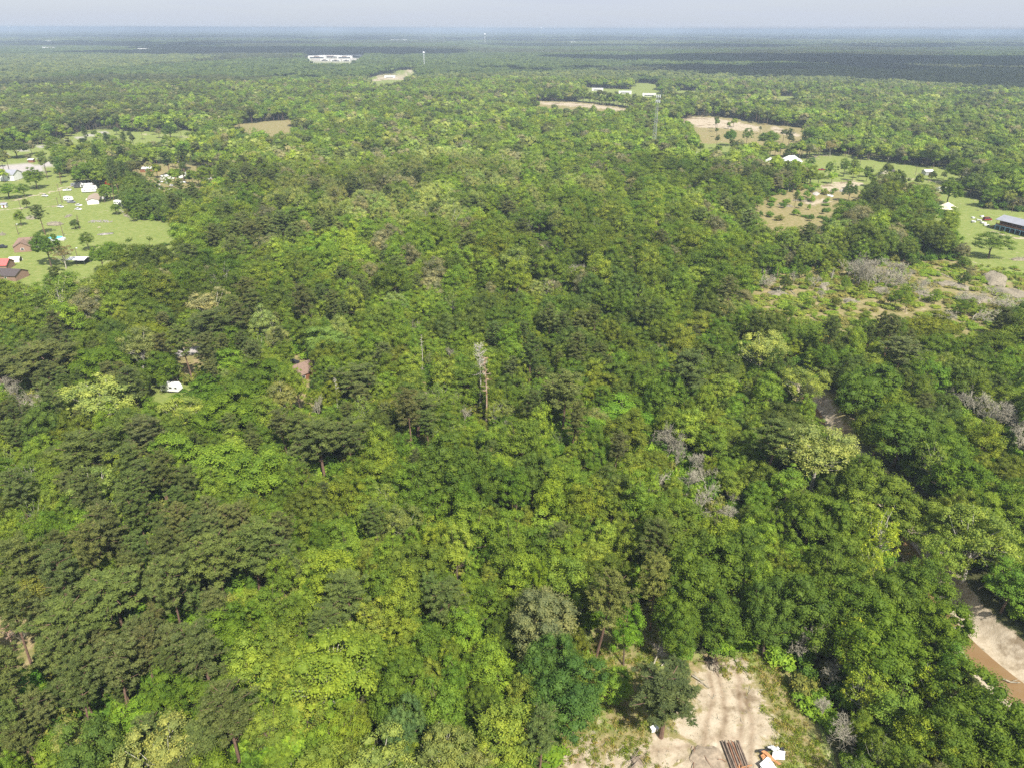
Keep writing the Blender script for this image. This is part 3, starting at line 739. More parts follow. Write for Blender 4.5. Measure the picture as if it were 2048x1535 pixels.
MAN = [
 ('pine', 1185, 1175, 40, 23, (.115, .112, .040), (1191, 1315)), ('pine', 1290, 1165, 38, 20, (.13, .125, .040), (1300, 1262)),
 ('sweetgum', 1262, 1235, 27, 15, (.09, .17, .022), (1247, 1328)), ('oak', 1392, 1150, 82, 19, (.068, .115, .024)), ('oak', 1355, 1250, 52, 13, (.066, .115, .024)),
 ('oak', 1440, 1240, 55, 14, (.062, .11, .026)), ('oak', 1335, 1065, 62, 18, (.08, .125, .03)), ('oak', 1480, 1130, 60, 18, (.06, .105, .026)),
 ('pine', 1318, 1395, 62, 15.5, (.070, .078, .036), (1322, 1472)), ('pine', 1345, 1340, 34, 11, (.066, .08, .036)),
 ('oak', 1150, 1395, 66, 15, (.050, .105, .036)), ('oak', 1105, 1320, 52, 15, (.052, .105, .034)), ('oak', 1080, 1250, 62, 17, (.125, .14, .085)),
 ('sweetgum', 1232, 1368, 38, 6, (.13, .22, .025)), ('sweetgum', 1368, 1300, 28, 8, (.12, .22, .03)),
 ('sparse', 1668, 1300, 44, 15, (.20, .24, .035), (1674, 1362)), ('sparse', 1725, 1365, 38, 13, (.17, .23, .04)), ('sparse', 1740, 1400, 34, 11, (.18, .22, .04)),
 ('oak', 1762, 1290, 82, 17, (.075, .13, .022)), ('oak', 1700, 1230, 62, 17, (.066, .115, .024)), ('oak', 1600, 1210, 60, 17, (.062, .108, .026)),
 ('oak', 1540, 1240, 50, 15, (.06, .108, .03)), ('oak', 1960, 1440, 92, 17, (.070, .12, .022)), ('oak', 1880, 1470, 66, 15, (.072, .12, .024)), ('oak', 2040, 1500, 80, 16, (.07, .12, .022)),
 ('sweetgum', 1790, 1420, 45, 12, (.13, .21, .03)), ('sparse', 1868, 1400, 42, 13, (.19, .24, .03)), ('sweetgum', 1850, 1490, 48, 13, (.17, .23, .022)), ('sweetgum', 1905, 1345, 40, 12, (.10, .19, .024)),
 ('sparse', 1770, 1075, 38, 15, (.19, .24, .035)), ('sparse', 1738, 1130, 34, 13, (.19, .24, .035)), ('oak', 1835, 1165, 62, 17, (.07, .12, .024)), ('oak', 1770, 1205, 58, 16, (.07, .118, .026)),
 ('oak', 1865, 1260, 60, 14, (.074, .125, .022)), ('sycamore', 1955, 1075, 66, 18, (.145, .205, .055)), ('sycamore', 1892, 1085, 42, 16, (.15, .22, .05)), ('sweetgum', 2025, 1165, 42, 13, (.10, .19, .022)),
 ('sycamore', 1522, 702, 44, 18, (.21, .26, .10)), ('sweetgum', 1452, 778, 26, 12, (.165, .235, .035)), ('sycamore', 1655, 862, 62, 20, (.18, .225, .095), (1622, 985)), ('sycamore', 1600, 770, 40, 15, (.15, .20, .06)),
 ('oak', 1740, 775, 60, 16, (.06, .11, .022)), ('oak', 1805, 865, 70, 17, (.062, .112, .024)), ('oak', 1885, 900, 60, 15, (.07, .125, .022)), ('oak', 1760, 860, 48, 15, None), ('pine', 1545, 875, 46, 20, (.085, .10, .035)),
 ('oak', 1742, 985, 74, 16, (.08, .125, .03)), ('oak', 1620, 1040, 60, 16, (.075, .125, .026)), ('oak', 1820, 1010, 66, 15, (.085, .13, .03)), ('sparse', 1655, 690, 19, 9, (.20, .17, .05)), ('oak', 1930, 960, 52, 14, (.075, .135, .022)),
 ('sparse', 1872, 925, 34, 15, (.12, .17, .04), (1857, 985)), ('oak', 1990, 700, 55, 14, None), ('oak', 1860, 660, 50, 14, None), ('pine', 1800, 700, 42, 17, (.10, .105, .05)),
 ('pine', 1120, 798, 44, 23, (.115, .12, .045), (1121, 885)), ('pine', 1372, 735, 48, 22, (.085, .10, .04), (1364, 828)), ('oak', 885, 935, 66, 18, (.058, .10, .022)), ('oak', 945, 955, 50, 17, (.056, .10, .024)), ('oak', 962, 985, 40, 14, (.06, .105, .022)),
 ('pine', 832, 812, 42, 15, (.09, .10, .035)), ('sweetgum', 993, 935, 22, 11, (.16, .15, .06)), ('sweetgum', 1240, 830, 50, 9, (.12, .23, .022)), ('sweetgum', 1190, 860, 40, 9, (.12, .22, .022)), ('sweetgum', 1290, 850, 40, 8, (.11, .22, .02)),
 ('oak', 195, 738, 62, 16, (.072, .125, .02)), ('oak', 300, 680, 48, 14, (.10, .135, .02)), ('pine', 88, 715, 60, 18, (.10, .10, .038)), ('sycamore', 197, 800, 68, 17, (.20, .26, .10)), ('sycamore', 420, 612, 34, 16, (.22, .23, .15)),
 ('pine', 425, 645, 50, 17, (.075, .085, .033)), ('sycamore', 368, 825, 38, 13, (.20, .26, .08)), ('oak', 528, 757, 56, 14, (.068, .12, .02)), ('oak', 410, 788, 54, 12, (.06, .12, .02)), ('oak', 320, 735, 42, 13, (.07, .12, .022)),
 ('oak', 455, 690, 44, 13, (.07, .12, .022)), ('oak', 460, 832, 62, 15, (.075, .13, .022)), ('sycamore', 565, 800, 36, 14, (.16, .18, .08)), ('pine', 708, 755, 46, 16, (.095, .105, .04)), ('pine', 640, 872, 44, 19, (.085, .095, .035)), ('pine', 592, 860, 36, 18, (.09, .10, .035)),
 ('pine', 700, 868, 38, 18, (.085, .095, .036)), ('sweetgum', 510, 945, 66, 14, (.13, .21, .022)), ('sweetgum', 440, 930, 55, 14, (.12, .20, .022)), ('sweetgum', 350, 905, 50, 14, (.11, .19, .022)), ('pine', 168, 905, 66, 19, (.085, .095, .033)), ('pine', 290, 868, 40, 18, (.10, .10, .05)),
 ('oak', 655, 690, 44, 14, (.11, .17, .05)), ('sweetgum', 450, 725, 34, 12, (.12, .21, .022)), ('oak', 560, 610, 40, 15, None), ('sycamore', 660, 1345, 84, 17, (.140, .205, .035), None), ('sweetgum', 610, 1400, 50, 14, (.17, .22, .03)),
 ('oak', 815, 1455, 42, 13, (.075, .125, .055)), ('oak', 800, 1375, 52, 14, (.072, .125, .026)), ('pine', 890, 1190, 40, 17, (.085, .10, .034)), ('pine', 690, 1185, 46, 18, (.09, .105, .036)), ('pine', 640, 1250, 36, 15, (.085, .10, .036)),
 ('sweetgum', 272, 1452, 44, 12, (.14, .24, .022)), ('sweetgum', 50, 1372, 30, 10, (.09, .22, .022)), ('oak', 470, 1265, 66, 15, (.072, .13, .022)), ('oak', 330, 1400, 60, 14, (.07, .125, .024)), ('pine', 430, 1110, 60, 20, (.10, .11, .036)), ('pine', 500, 1085, 48, 20, (.095, .11, .036)),
 ('pine', 220, 1180, 66, 18, (.09, .105, .034)), ('pine', 130, 1250, 60, 17, (.095, .108, .036)), ('sweetgum', 62, 1195, 36, 10, (.135, .15, .045)), ('sweetgum', 190, 1075, 36, 13, (.12, .21, .022)), ('sweetgum', 1130, 960, 34, 13, (.13, .2, .022)), ('oak', 1400, 560, 38, 14, (.13, .19, .045)),
 ('sweetgum', 1012, 1470, 66, 14, (.16, .22, .03)), ('sweetgum', 985, 1330, 50, 12, (.14, .22, .022)), ('sweetgum', 1090, 1165, 14, 16, (.17, .25, .02)), ('sweetgum', 930, 1250, 40, 12, (.13, .22, .022)), ('pine', 40, 1110, 50, 18, (.095, .10, .036)),
 # settlement and open field trees
 ('oak', 93, 500, 28, 14, (.06, .115, .028)), ('sparse', 126, 513, 20, 10, (.16, .13, .09)), ('oak', 68, 356, 21, 13, (.085, .14, .03)), ('oak', 30, 300, 27, 12, (.065, .10, .03)), ('sweetgum', 103, 295, 19, 17, (.13, .19, .03)),
 ('sweetgum', 122, 315, 18, 18, (.12, .19, .03)), ('sweetgum', 147, 325, 22, 16, (.12, .18, .03)), ('sweetgum', 168, 348, 20, 15, (.10, .17, .03)), ('pine', 193, 312, 11, 20, None), ('pine', 245, 315, 17, 20, (.07, .085, .035)), ('pine', 172, 268, 7, 19, None), ('pine', 208, 280, 8, 16, None), ('pine', 246, 282, 8, 18, None),
 ('oak', 340, 262, 15, 13, (.06, .11, .03)), ('oak', 232, 262, 7, 7, (.06, .11, .03)), ('pine', 228, 345, 11, 22, None), ('pine', 247, 350, 11, 21, None), ('pine', 218, 360, 8, 20, None), ('sweetgum', 217, 385, 17, 9, (.11, .2, .03)), ('pine', 80, 432, 15, 15, (.10, .115, .045)),
 ('sweetgum', 38, 436, 11, 8, (.12, .17, .035)), ('sweetgum', 15, 382, 22, 9, (.10, .17, .025)), ('sweetgum', 45, 380, 14, 8, (.11, .18, .025)), ('pine', 113, 335, 10, 18, (.09, .14, .04)), ('sweetgum', 232, 418, 12, 6, None), ('sweetgum', 217, 371, 7, 5, (.35, .045, .05)),
 ('sweetgum', 286, 375, 9, 10, None), ('sweetgum', 298, 352, 8, 12, None), ('pine', 335, 322, 16, 17, None), ('pine', 362, 312, 13, 19, None), ('sweetgum', 410, 352, 16, 14, None),
 ('oak', 230, 512, 22, 12, (.085, .15, .03)), ('oak', 200, 518, 20, 11, (.085, .15, .03)), ('oak', 325, 525, 26, 14, (.055, .085, .028)),
 ('oak', 1462, 276, 15, 13, (.06, .125, .025)), ('sweetgum', 1495, 272, 9, 14, None), ('oak', 1540, 280, 22, 14, (.09, .15, .03)), ('pine', 1578, 275, 9, 19, None), ('pine', 1608, 280, 9, 19, None), ('pine', 1714, 306, 8, 14, (.095, .10, .05)), ('sycamore', 1662, 296, 15, 12, (.20, .19, .12)),
 ('oak', 1572, 312, 9, 9, (.055, .08, .035)), ('sweetgum', 1622, 325, 8, 9, (.07, .12, .05)), ('sweetgum', 1690, 335, 12, 12, None), ('sweetgum', 1660, 340, 10, 12, None), ('sweetgum', 1707, 332, 9, 12, None), ('oak', 1865, 352, 8, 6, None), ('oak', 1889, 352, 5, 5, None),
 ('oak', 1925, 345, 32, 16, (.075, .125, .022)), ('oak', 1990, 350, 40, 17, (.07, .12, .022)), ('oak', 1900, 385, 26, 14, (.07, .12, .022)), ('oak', 1790, 380, 22, 17, (.058, .085, .035)), ('oak', 1740, 400, 24, 14, (.08, .12, .03)), ('sweetgum', 1810, 420, 30, 15, (.10, .17, .025)), ('sweetgum', 1860, 430, 30, 14, (.10, .18, .022)),
 ('sweetgum', 1985, 490, 32, 12, (.10, .15, .04)), ('oak', 1700, 385, 14, 10, (.06, .10, .04)),
]
for m_ in MAN:
    put(m_[0], m_[1], m_[2], m_[3], m_[4], m_[5] if len(m_) > 5 else None, m_[6] if len(m_) > 6 else None)
# leafless trees: foot pixel, height, half width, lean
BARES = [(84, 835, 13, 34), (55, 830, 12, 26), (108, 820, 11, 24), (20, 800, 12, 28), (-10, 815, 11, 24), (1333, 925, 17, 34), (1320, 985, 9, 24), (1372, 1000, 12, 28), (1400, 1035, 12, 34), (1440, 1040, 10, 30), (1600, 1335, 13, 40), (1655, 1372, 10, 30), (1672, 1500, 12, 38), (1640, 1440, 7, 26),
         (1925, 840, 13, 30), (1950, 850, 14, 32), (1985, 870, 15, 34), (2020, 880, 15, 34), (2045, 900, 14, 34), (1905, 820, 11, 26), (2000, 845, 13, 30),
         (1706, 568, 17, 20), (1716, 572, 18, 22), (1728, 575, 15, 18), (1740, 560, 14, 26), (1760, 568, 14, 28), (1780, 560, 13, 26), (1800, 560, 12, 22), (1515, 575, 11, 22), (1522, 560, 9, 14), (1625, 580, 10, 14), (1838, 600, 13, 20), (1850, 590, 11, 14), (1960, 615, 10, 30), (2000, 625, 10, 34), (2030, 620, 9, 28), (1985, 600, 8, 22),
         (1755, 590, 8, 14), (1694, 560, 15, 18), (1722, 566, 16, 20), (1750, 572, 16, 24), (1770, 574, 13, 24), (1735, 580, 14, 18), (1792, 572, 11, 22), (1812, 566, 10, 18), (1868, 640, 9, 24), (1945, 640, 9, 30), (2035, 650, 9, 30), (1640, 600, 8, 12), (1585, 570, 9, 12), (70, 850, 13, 30), (38, 815, 12, 28), (1350, 945, 14, 28), (1390, 960, 12, 26), (1420, 990, 12, 30), (1302, 900, 12, 20), (1455, 1060, 9, 26), (1965, 870, 14, 32), (2030, 915, 13, 32), (1890, 815, 10, 24), (620, 640, 10, 12), (1050, 690, 10, 12), (760, 500, 11, 9), (1215, 480, 11, 12), (990, 560, 11, 10), (1662, 560, 6, 6), (1300, 515, 11, 12), (1180, 460, 12, 14), (1150, 565, 11, 20), (1165, 560, 10, 16), (715, 530, 12, 8), (850, 555, 11, 12), (205, 620, 10, 18), (215, 600, 11, 14), (830, 680, 14, 10), (845, 760, 11, 8), (1275, 735, 9, 16), (1240, 745, 8, 14), (1225, 735, 8, 10), (930, 850, 8, 14), (640, 850, 13, 8), (1010, 870, 7, 12), (905, 730, 9, 14), (1580, 975, 9, 14), (1470, 1015, 8, 16), (45, 1290, 6, 18), (100, 1240, 8, 18), (1310, 325, 12, 8), (1395, 300, 10, 5), (1290, 540, 9, 12), (1560, 840, 8, 12), (600, 600, 11, 14), (1850, 1340, 7, 14)]
def too_close(p, rad, X, Rr, k=.72):
    if not len(X): return False
    d = np.hypot(X[:, 0] - p[0], X[:, 1] - p[1])
    return bool((d < k * (rad + Rr)).any())
for t_ in TREES:
    if math.hypot(t_['x'], t_['y']) > 330: t_['H'] *= 1.18; t_['R'] *= .95
XY = np.array([[t['x'], t['y']] for t in TREES]); RRa = np.array([t['R'] for t in TREES])
XY = np.vstack([XY, np.array([G(b[0], b[1])[:2] for b in BARES])]); RRa = np.r_[RRa, [max(1.2, b[2] * .17) for b in BARES]]
FRONT = [G(b[0], b[1]) + (b[2],) for b in BARES] + [G(*m_[6]) + (m_[4],) for m_ in MAN if len(m_) > 6 and m_[6]] + [G(960, 812) + (20,), G(972, 850) + (22,), G(676, 830) + (14,), G(28, 1300) + (5,)]
BL = []
for x_, y_, _, h_ in FRONT:
    u_ = -np.array([x_, y_]) / math.hypot(x_, y_)
    for f_ in (.22, .5, .8): BL.append(np.array([x_, y_]) + u_ * h_ * f_)
XY = np.vstack([XY, BL]); RRa = np.r_[RRa, np.full(len(BL), 2.0)]
# near wood, thrown at random between the known trees
cand = 26000
az = np.radians(rng.uniform(-52, 52, cand)); ra = np.sqrt(rng.uniform(52 ** 2, 300 ** 2, cand))
cx, cy = ra * np.sin(az), ra * np.cos(az)
ppx, ppy, dep = Pj(np.c_[cx, cy, np.full(cand, 9.0)])
okc = (ppx > -150) & (ppx < 2200)
osd = open_sd(np.c_[cx, cy], False)
KW = kind_w(ppx, ppy, stand_w(cx, cy))
RNG_R = {'oak': (3.6, 6.6), 'sweetgum': (2.4, 4.6), 'pine': (2.5, 4.2), 'sycamore': (3.6, 5.6), 'sparse': (2.2, 4.0)}
brush_sd = sdpoly(np.c_[cx, cy], OPEN['brush'])
for i in range(cand):
    if not okc[i]: continue
    kd = KN[rng.choice(5, p=KW[i])]
    lo, hi = RNG_R[kd]; rad = rng.uniform(lo, hi) * (1 if i < 9000 else .72)
    mg = -rad * .55 if ppy[i] > 640 else -rad * .2
    if osd[i] > mg: continue
    if too_close((cx[i], cy[i]), rad, XY, RRa, .70 if i < 9000 else .62): continue
    XY = np.vstack([XY, [cx[i], cy[i]]]); RRa = np.r_[RRa, rad]
    tt = TINTS[kd]; tn = np.array(tt[rng.integers(len(tt))]) * rng.uniform(.86, 1.16) * rng.uniform(.93, 1.07, 3)
    Hh = {'oak': 2.5, 'sweetgum': 3.5, 'pine': 5.3, 'sycamore': 3.2, 'sparse': 3.4}[kd] * rad * rng.uniform(.85, 1.12)
    if kd in ('sweetgum', 'sparse') and rng.random() < .3: rad *= .68; Hh *= 1.08
    TREES.append(dict(kind=kd, x=cx[i], y=cy[i], R=rad, H=float(np.clip(Hh, 7, 23)), tint=tn, man=False))
print('near trees', len(TREES))
# the wood further out, on jittered cells
FT = []
def ring(r0, r1, cell, azl):
    n = int((2 * r1) / cell)
    xs = np.arange(-r1, r1, cell); ys = np.arange(0, r1, cell)
    X, Y = np.meshgrid(xs, ys); X = X.ravel(); Y = Y.ravel()
    X = X + rng.uniform(-.48, .48, len(X)) * cell; Y = Y + rng.uniform(-.48, .48, len(Y)) * cell
    r = np.hypot(X, Y); a = np.abs(np.degrees(np.arctan2(X, Y)))
    k = (r > r0) & (r <= r1) & (a < azl)
    return X[k], Y[k]
def spawn(r0, r1, cell, azl=41):
    X, Y = ring(r0, r1, cell, azl)
    s = open_sd(np.c_[X, Y]); rad = rng.uniform(.36, .80, len(X)) ** 1.0 * cell * rng.uniform(.85, 1.1, len(X))
    k = s < -rad * .3
    X, Y, rad = X[k], Y[k], rad[k]
    px, py, _ = Pj(np.c_[X, Y, np.full(len(X), 10.)])
    W = kind_w(px, py, stand_w(X, Y)); cw = W.cumsum(1); u = rng.random(len(X))
    return X, Y, rad, (u[:, None] > cw).sum(1).clip(0, 4), px
X1, Y1, R1, K1, PX1 = spawn(300, 1700, 7.6)
# saplings in clumps on the brushy clearing
Xs, Ys = ring(180, 700, 6.5, 50); bs_ = sdpoly(np.c_[Xs, Ys], OPEN['brush']); ks = (bs_ > 2) & (rng.random(len(Xs)) < .08 + .22 * (np.sin(Xs * .05) * np.sin(Ys * .06 + 1) > .1))
Xs, Ys = Xs[ks], Ys[ks]; X1 = np.r_[X1, Xs]; Y1 = np.r_[Y1, Ys]; R1 = np.r_[R1, rng.uniform(1.3, 2.6, len(Xs))]; K1 = np.r_[K1, rng.choice([1, 1, 0], len(Xs))]; PX1 = np.r_[PX1, Xs]
# scattered trees in the open land around the settlements
for nm_, pr_ in (('meadow_a', .07), ('yard', .16), ('lawn', .02), ('olive_field', .10), ('site', .02), ('dump', .03), ('field', .012)):
    Xs, Ys = ring(330, 1500, 8, 50); sq = sdpoly(np.c_[Xs, Ys], OPEN[nm_]); ks = (sq > 1) & (rng.random(len(Xs)) < pr_ * (1 + 2.5 * (sq < 9)))
    Xs, Ys = Xs[ks], Ys[ks]; X1 = np.r_[X1, Xs]; Y1 = np.r_[Y1, Ys]; R1 = np.r_[R1, rng.uniform(2.0, 4.2, len(Xs))]; K1 = np.r_[K1, rng.choice([0, 1, 1, 2], len(Xs))]; PX1 = np.r_[PX1, Xs]
# drop those too close to hand placed trees
NM = len(MAN) + len(BARES) + len(BL); MXY = XY[:NM]; MR = RRa[:NM]
keep = np.ones(len(X1), bool)
for p, r_ in zip(MXY, MR):
    if np.hypot(*p) > 280: keep &= np.hypot(X1 - p[0], Y1 - p[1]) > (r_ + 2.5) * .75
X1, Y1, R1, K1, PX1 = X1[keep], Y1[keep], R1[keep], K1[keep], PX1[keep]
print('mid trees', len(X1))
# ---------------------------------------------------------------- stuff made of many copies (geometry nodes)
def scatter(name, X, Y, Z, idx, scl, tint, meshes, label, rotr=None, tilt=0.0):
    n = len(X)
    me = D.meshes.new(name + '_points')
    me.vertices.add(n); me.vertices.foreach_set('co', np.c_[X, Y, Z].astype(np.float32).ravel())
    g = np.random.default_rng(n)
    a = me.attributes.new('idx', 'INT', 'POINT'); a.data.foreach_set('value', np.asarray(idx).astype(np.int32))
    a = me.attributes.new('rot', 'FLOAT_VECTOR', 'POINT'); a.data.foreach_set('vector', np.c_[g.uniform(-tilt, tilt, n), g.uniform(-tilt, tilt, n), g.uniform(0, 6.283, n)].astype(np.float32).ravel())
    a = me.attributes.new('scl', 'FLOAT_VECTOR', 'POINT'); a.data.foreach_set('vector', np.asarray(scl).astype(np.float32).ravel())
    a = me.attributes.new('tint', 'FLOAT_COLOR', 'POINT'); a.data.foreach_set('color', np.c_[np.asarray(tint) * GAIN, np.ones(n)].astype(np.float32).ravel())
    ob = D.objects.new(name, me); COL.objects.link(ob)
    src = D.collections.new(name + '_kinds')
    for k, m_ in enumerate(meshes):
        so_ = D.objects.new('%s_kind_%02d' % (name, k), m_); src.objects.link(so_)
    ng = D.node_groups.new(name + '_scatter', 'GeometryNodeTree')
    ng.interface.new_socket('Geometry', in_out='INPUT', socket_type='NodeSocketGeometry')
    ng.interface.new_socket('Geometry', in_out='OUTPUT', socket_type='NodeSocketGeometry')
    N = ng.nodes; L = ng.links
    gi = N.new('NodeGroupInput'); go = N.new('NodeGroupOutput'); ip = N.new('GeometryNodeInstanceOnPoints')
    ci = N.new('GeometryNodeCollectionInfo'); ci.inputs['Collection'].default_value = src
    ci.inputs['Separate Children'].default_value = True; ci.inputs['Reset Children'].default_value = True
    def na(nm, ty):
        x = N.new('GeometryNodeInputNamedAttribute'); x.data_type = ty; x.inputs['Name'].default_value = nm; return x.outputs['Attribute']
    L.new(gi.outputs[0], ip.inputs['Points']); L.new(ci.outputs[0], ip.inputs['Instance'])
    ip.inputs['Pick Instance'].default_value = True
    L.new(na('idx', 'INT'), ip.inputs['Instance Index']); L.new(na('scl', 'FLOAT_VECTOR'), ip.inputs['Scale'])
    er = N.new('FunctionNodeEulerToRotation'); L.new(na('rot', 'FLOAT_VECTOR'), er.inputs[0]); L.new(er.outputs[0], ip.inputs['Rotation'])
    L.new(ip.outputs[0], go.inputs[0])
    md = ob.modifiers.new('scatter', 'NODES'); md.node_group = ng
    return tag(ob, label, None, None, 'stuff')

def fbm(x, y, s, seed=0, oct=4):
    """cheap smooth noise 0..1 from rotated sines"""
    g = np.random.default_rng(seed); v = np.zeros(len(x)); amp = 1; tot = 0
    for o_ in range(oct):
        for _ in range(3):
            a = g.uniform(0, 6.28); ph = g.uniform(0, 6.28, 2); f = 2 ** o_ / s
            v += amp * np.sin((x * math.cos(a) + y * math.sin(a)) * f + ph[0] + 1.3 * np.sin((x * math.sin(a) - y * math.cos(a)) * f * .7 + ph[1]))
        tot += 3 * amp; amp *= .6
    return np.clip(.5 + v / tot, 0, 1)

# ---------------------------------------------------------------- landmarks that labels refer to
LMK = [(1470, 1495, 'the stack of logs'), (1535, 1515, 'the white sheet metal heap'), (1318, 1400, 'the pine in the clearing'), (1190, 1230, 'the bare-stemmed clearing-edge pine'),
       (1990, 1330, 'the sandbar in the creek'), (1925, 1255, 'the log lying across the creek'), (962, 760, 'the twin dead pines'), (1120, 820, 'the lone tall pine'), (1650, 860, 'the white-trunked creekside tree'),
       (1960, 820, 'the leafless thicket'), (1745, 520, 'the grove of bleached bare trees'), (605, 738, 'the brown-roofed cabin'), (360, 706, 'the short grey street'), (345, 780, 'the white caravan in the wood'),
       (80, 800, 'the far-left bare trees'), (28, 1275, 'the rust-red dead pine'), (1080, 1250, 'the grey-green broad tree'), (660, 1345, 'the big yellow-green tree'), (1452, 778, 'the bright yellow tree'),
       (1340, 880, 'the bare forked tree'), (1522, 702, 'the pale cauliflower crown'), (420, 612, 'the white-blossomed tree'), (1320, 250, 'the lattice mast'), (2020, 440, 'the blue house on stilts'), (45, 487, 'the brown brick house'),
       (160, 520, 'the white carport roof'), (1085, 490, 'the sandy creek bend'), (1765, 348, 'the cream bungalow'), (1580, 326, 'the white farmhouse'), (190, 395, 'the mobile home with tan roof'), (1430, 245, 'the pale construction pad'),
       (510, 945, 'the bright green crown pair'), (195, 800, 'the pale lumpy left crown'), (885, 940, 'the dark dome of oaks'), (1955, 1080, 'the pale right-edge crown'), (430, 1110, 'the tall olive pine group'),
       (1670, 1310, 'the thin yellow clearing tree'), (800, 1465, 'the silvery bottom crown'), (240, 1180, 'the pine thicket'), (1270, 1050, 'the dead branch tangle'), (900, 370, 'the pale treetops'),
       (300, 337, 'the white-roofed shed'), (1890, 413, 'the pale tent roof'), (520, 255, 'the brown meadow'), (210, 467, 'the ring of ash in the field'), (785, 155, 'the far highway gap'), (670, 118, 'the far white stores'), (1150, 212, 'the sandy haul road'), (1383, 311, 'the long white container'), (1620, 405, 'the dump strip'), (432, 490, 'the field-side dead trunk'), (1322, 455, 'the mid-wood dead trunk'), (345, 362, 'the scrap yard'), (380, 278, 'the curving gravel track'), (2022, 250, 'the deep-wood white house'), (1250, 188, 'the white storage row'), (1030, 508, 'the white leaning trunk')]
_T = ['', 'ten', 'twenty', 'thirty', 'forty', 'fifty', 'sixty', 'seventy', 'eighty', 'ninety']
ORD = ['nearest', 'second nearest', 'third nearest', 'fourth nearest', 'fifth nearest', 'sixth nearest', 'seventh nearest', 'eighth nearest', 'ninth nearest', 'tenth nearest', 'eleventh nearest', 'twelfth nearest', 'thirteenth nearest', 'fourteenth nearest', 'fifteenth nearest', 'sixteenth nearest', 'seventeenth nearest', 'eighteenth nearest', 'nineteenth nearest', 'twentieth nearest']
KLAB = {'oak': 'oak', 'sweetgum': 'sweetgum', 'pine': 'pine', 'sycamore': 'sycamore', 'sparse': 'thin-leaved tree', 'bare': 'bare tree', 'bush': 'bush'}
KNAME = {'oak': 'oak_tree', 'sweetgum': 'sweetgum_tree', 'pine': 'pine_tree', 'sycamore': 'sycamore_tree', 'sparse': 'thin_leaved_tree', 'bare': 'bare_tree'}
KCAT = {'oak': 'oak tree', 'sweetgum': 'leafy tree', 'pine': 'pine tree', 'sycamore': 'pale tree', 'sparse': 'thin tree', 'bare': 'bare tree'}
KGRP = {'oak': 'dark round oaks of the wood', 'sweetgum': 'bright green trees of the wood', 'pine': 'olive green pines of the wood', 'sycamore': 'pale green lumpy trees of the wood', 'sparse': 'thin-leaved trees of the wood', 'bare': 'leafless grey trees'}
ORD += ['%s-%s nearest' % (_T[k // 10], ['', 'first', 'second', 'third', 'fourth', 'fifth', 'sixth', 'seventh', 'eighth', 'ninth'][k % 10]) if k % 10 else {30: 'thirtieth', 40: 'fortieth', 50: 'fiftieth', 60: 'sixtieth'}.get(k, 'seventieth') + ' nearest' for k in range(21, 75)]
def side(dx, dy):
    if abs(dx) > abs(dy): return 'to the right of' if dx > 0 else 'to the left of'
    return 'in front of' if dy > 0 else 'behind'
def hue(k, t):
    t = np.asarray(t); s = t.sum()
    if k == 'bare': return 'grey'
    if t[0] > t[1] * 2: return 'red'
    if k == 'pine': return 'olive' if t[1] > .1 else 'dark olive'
    if t[0] > t[1] * .93: return 'brownish'
    if s > .42: return 'pale green'
    if t[1] > .19: return 'yellow-green'
    if t[1] > .14: return 'bright green'
    if t[2] > .045: return 'grey-green'
    return 'dark green' if t[1] < .112 else 'deep green'
def label_all(items):
    """every item: kind, size R, tint, px, py -> a label of its own"""
    cells = {}
    for it in items:
        d = [(math.hypot(it['px'] - l[0], (it['py'] - l[1]) * 1.4), l) for l in LMK]
        d = [x for x in d if x[0] > 14] or d
        dd, l = min(d, key=lambda x: x[0])
        sd = side(it['px'] - l[0], it['py'] - l[1])
        cells.setdefault((it['kind'], hue(it['kind'], it['tint']), sd, l[2]), []).append((dd, it))
    for (k, h, sd, l), v in cells.items():
        v.sort(key=lambda x: x[0])
        sizes = {'oak': 5.4, 'sweetgum': 3.6, 'pine': 3.5, 'sycamore': 4.6}.get(k, 3.5)
        fam = {}
        for dd, it in v:
            fam.setdefault(('broad ' if it['R'] > sizes else 'slim ') + h, []).append(it)
        for s_, lst in fam.items():
            for i, it in enumerate(lst):
                tail = '%s %s' % (sd, l)
                o_ = '' if len(lst) == 1 else ', ' + (ORD[i] if i < len(ORD) else 'one of the farther ones')
                it['label'] = '%s %s%s %s' % (s_, KLAB[k], o_, tail)
                if len(it['label'].split()) > 16: it['label'] = '%s %s%s %s' % (h if h != 'pale green' else 'pale', KLAB[k], o_, tail)

# split: the 300 nearest of each kind are things of their own
for i in range(len(X1)):
    if R1[i] < 0: continue
ALL = TREES
tn_rng = np.random.default_rng(5)
tint1 = np.zeros((len(X1), 3))
for k in range(5):
    m_ = K1 == k
    tb = np.array(TINTS[KN[k]])
    tint1[m_] = tb[tn_rng.integers(len(tb), size=m_.sum())]
tint1 *= (.72 + .58 * wav(X1, Y1, 34, 2.5, .9))[:, None] * tn_rng.uniform(.86, 1.16, (len(X1), 1)) * tn_rng.uniform(.93, 1.07, (len(X1), 3))
odd = (tn_rng.random(len(X1)) < .07) & (K1 != 2)
tint1[odd] = np.array([.15, .15, .105]) * tn_rng.uniform(.8, 1.2, (odd.sum(), 1))
HF = {'oak': 3.1, 'sweetgum': 3.7, 'pine': 4.6, 'sycamore': 3.4, 'sparse': 3.7}
IND, REST = [], {k: [] for k in KN}
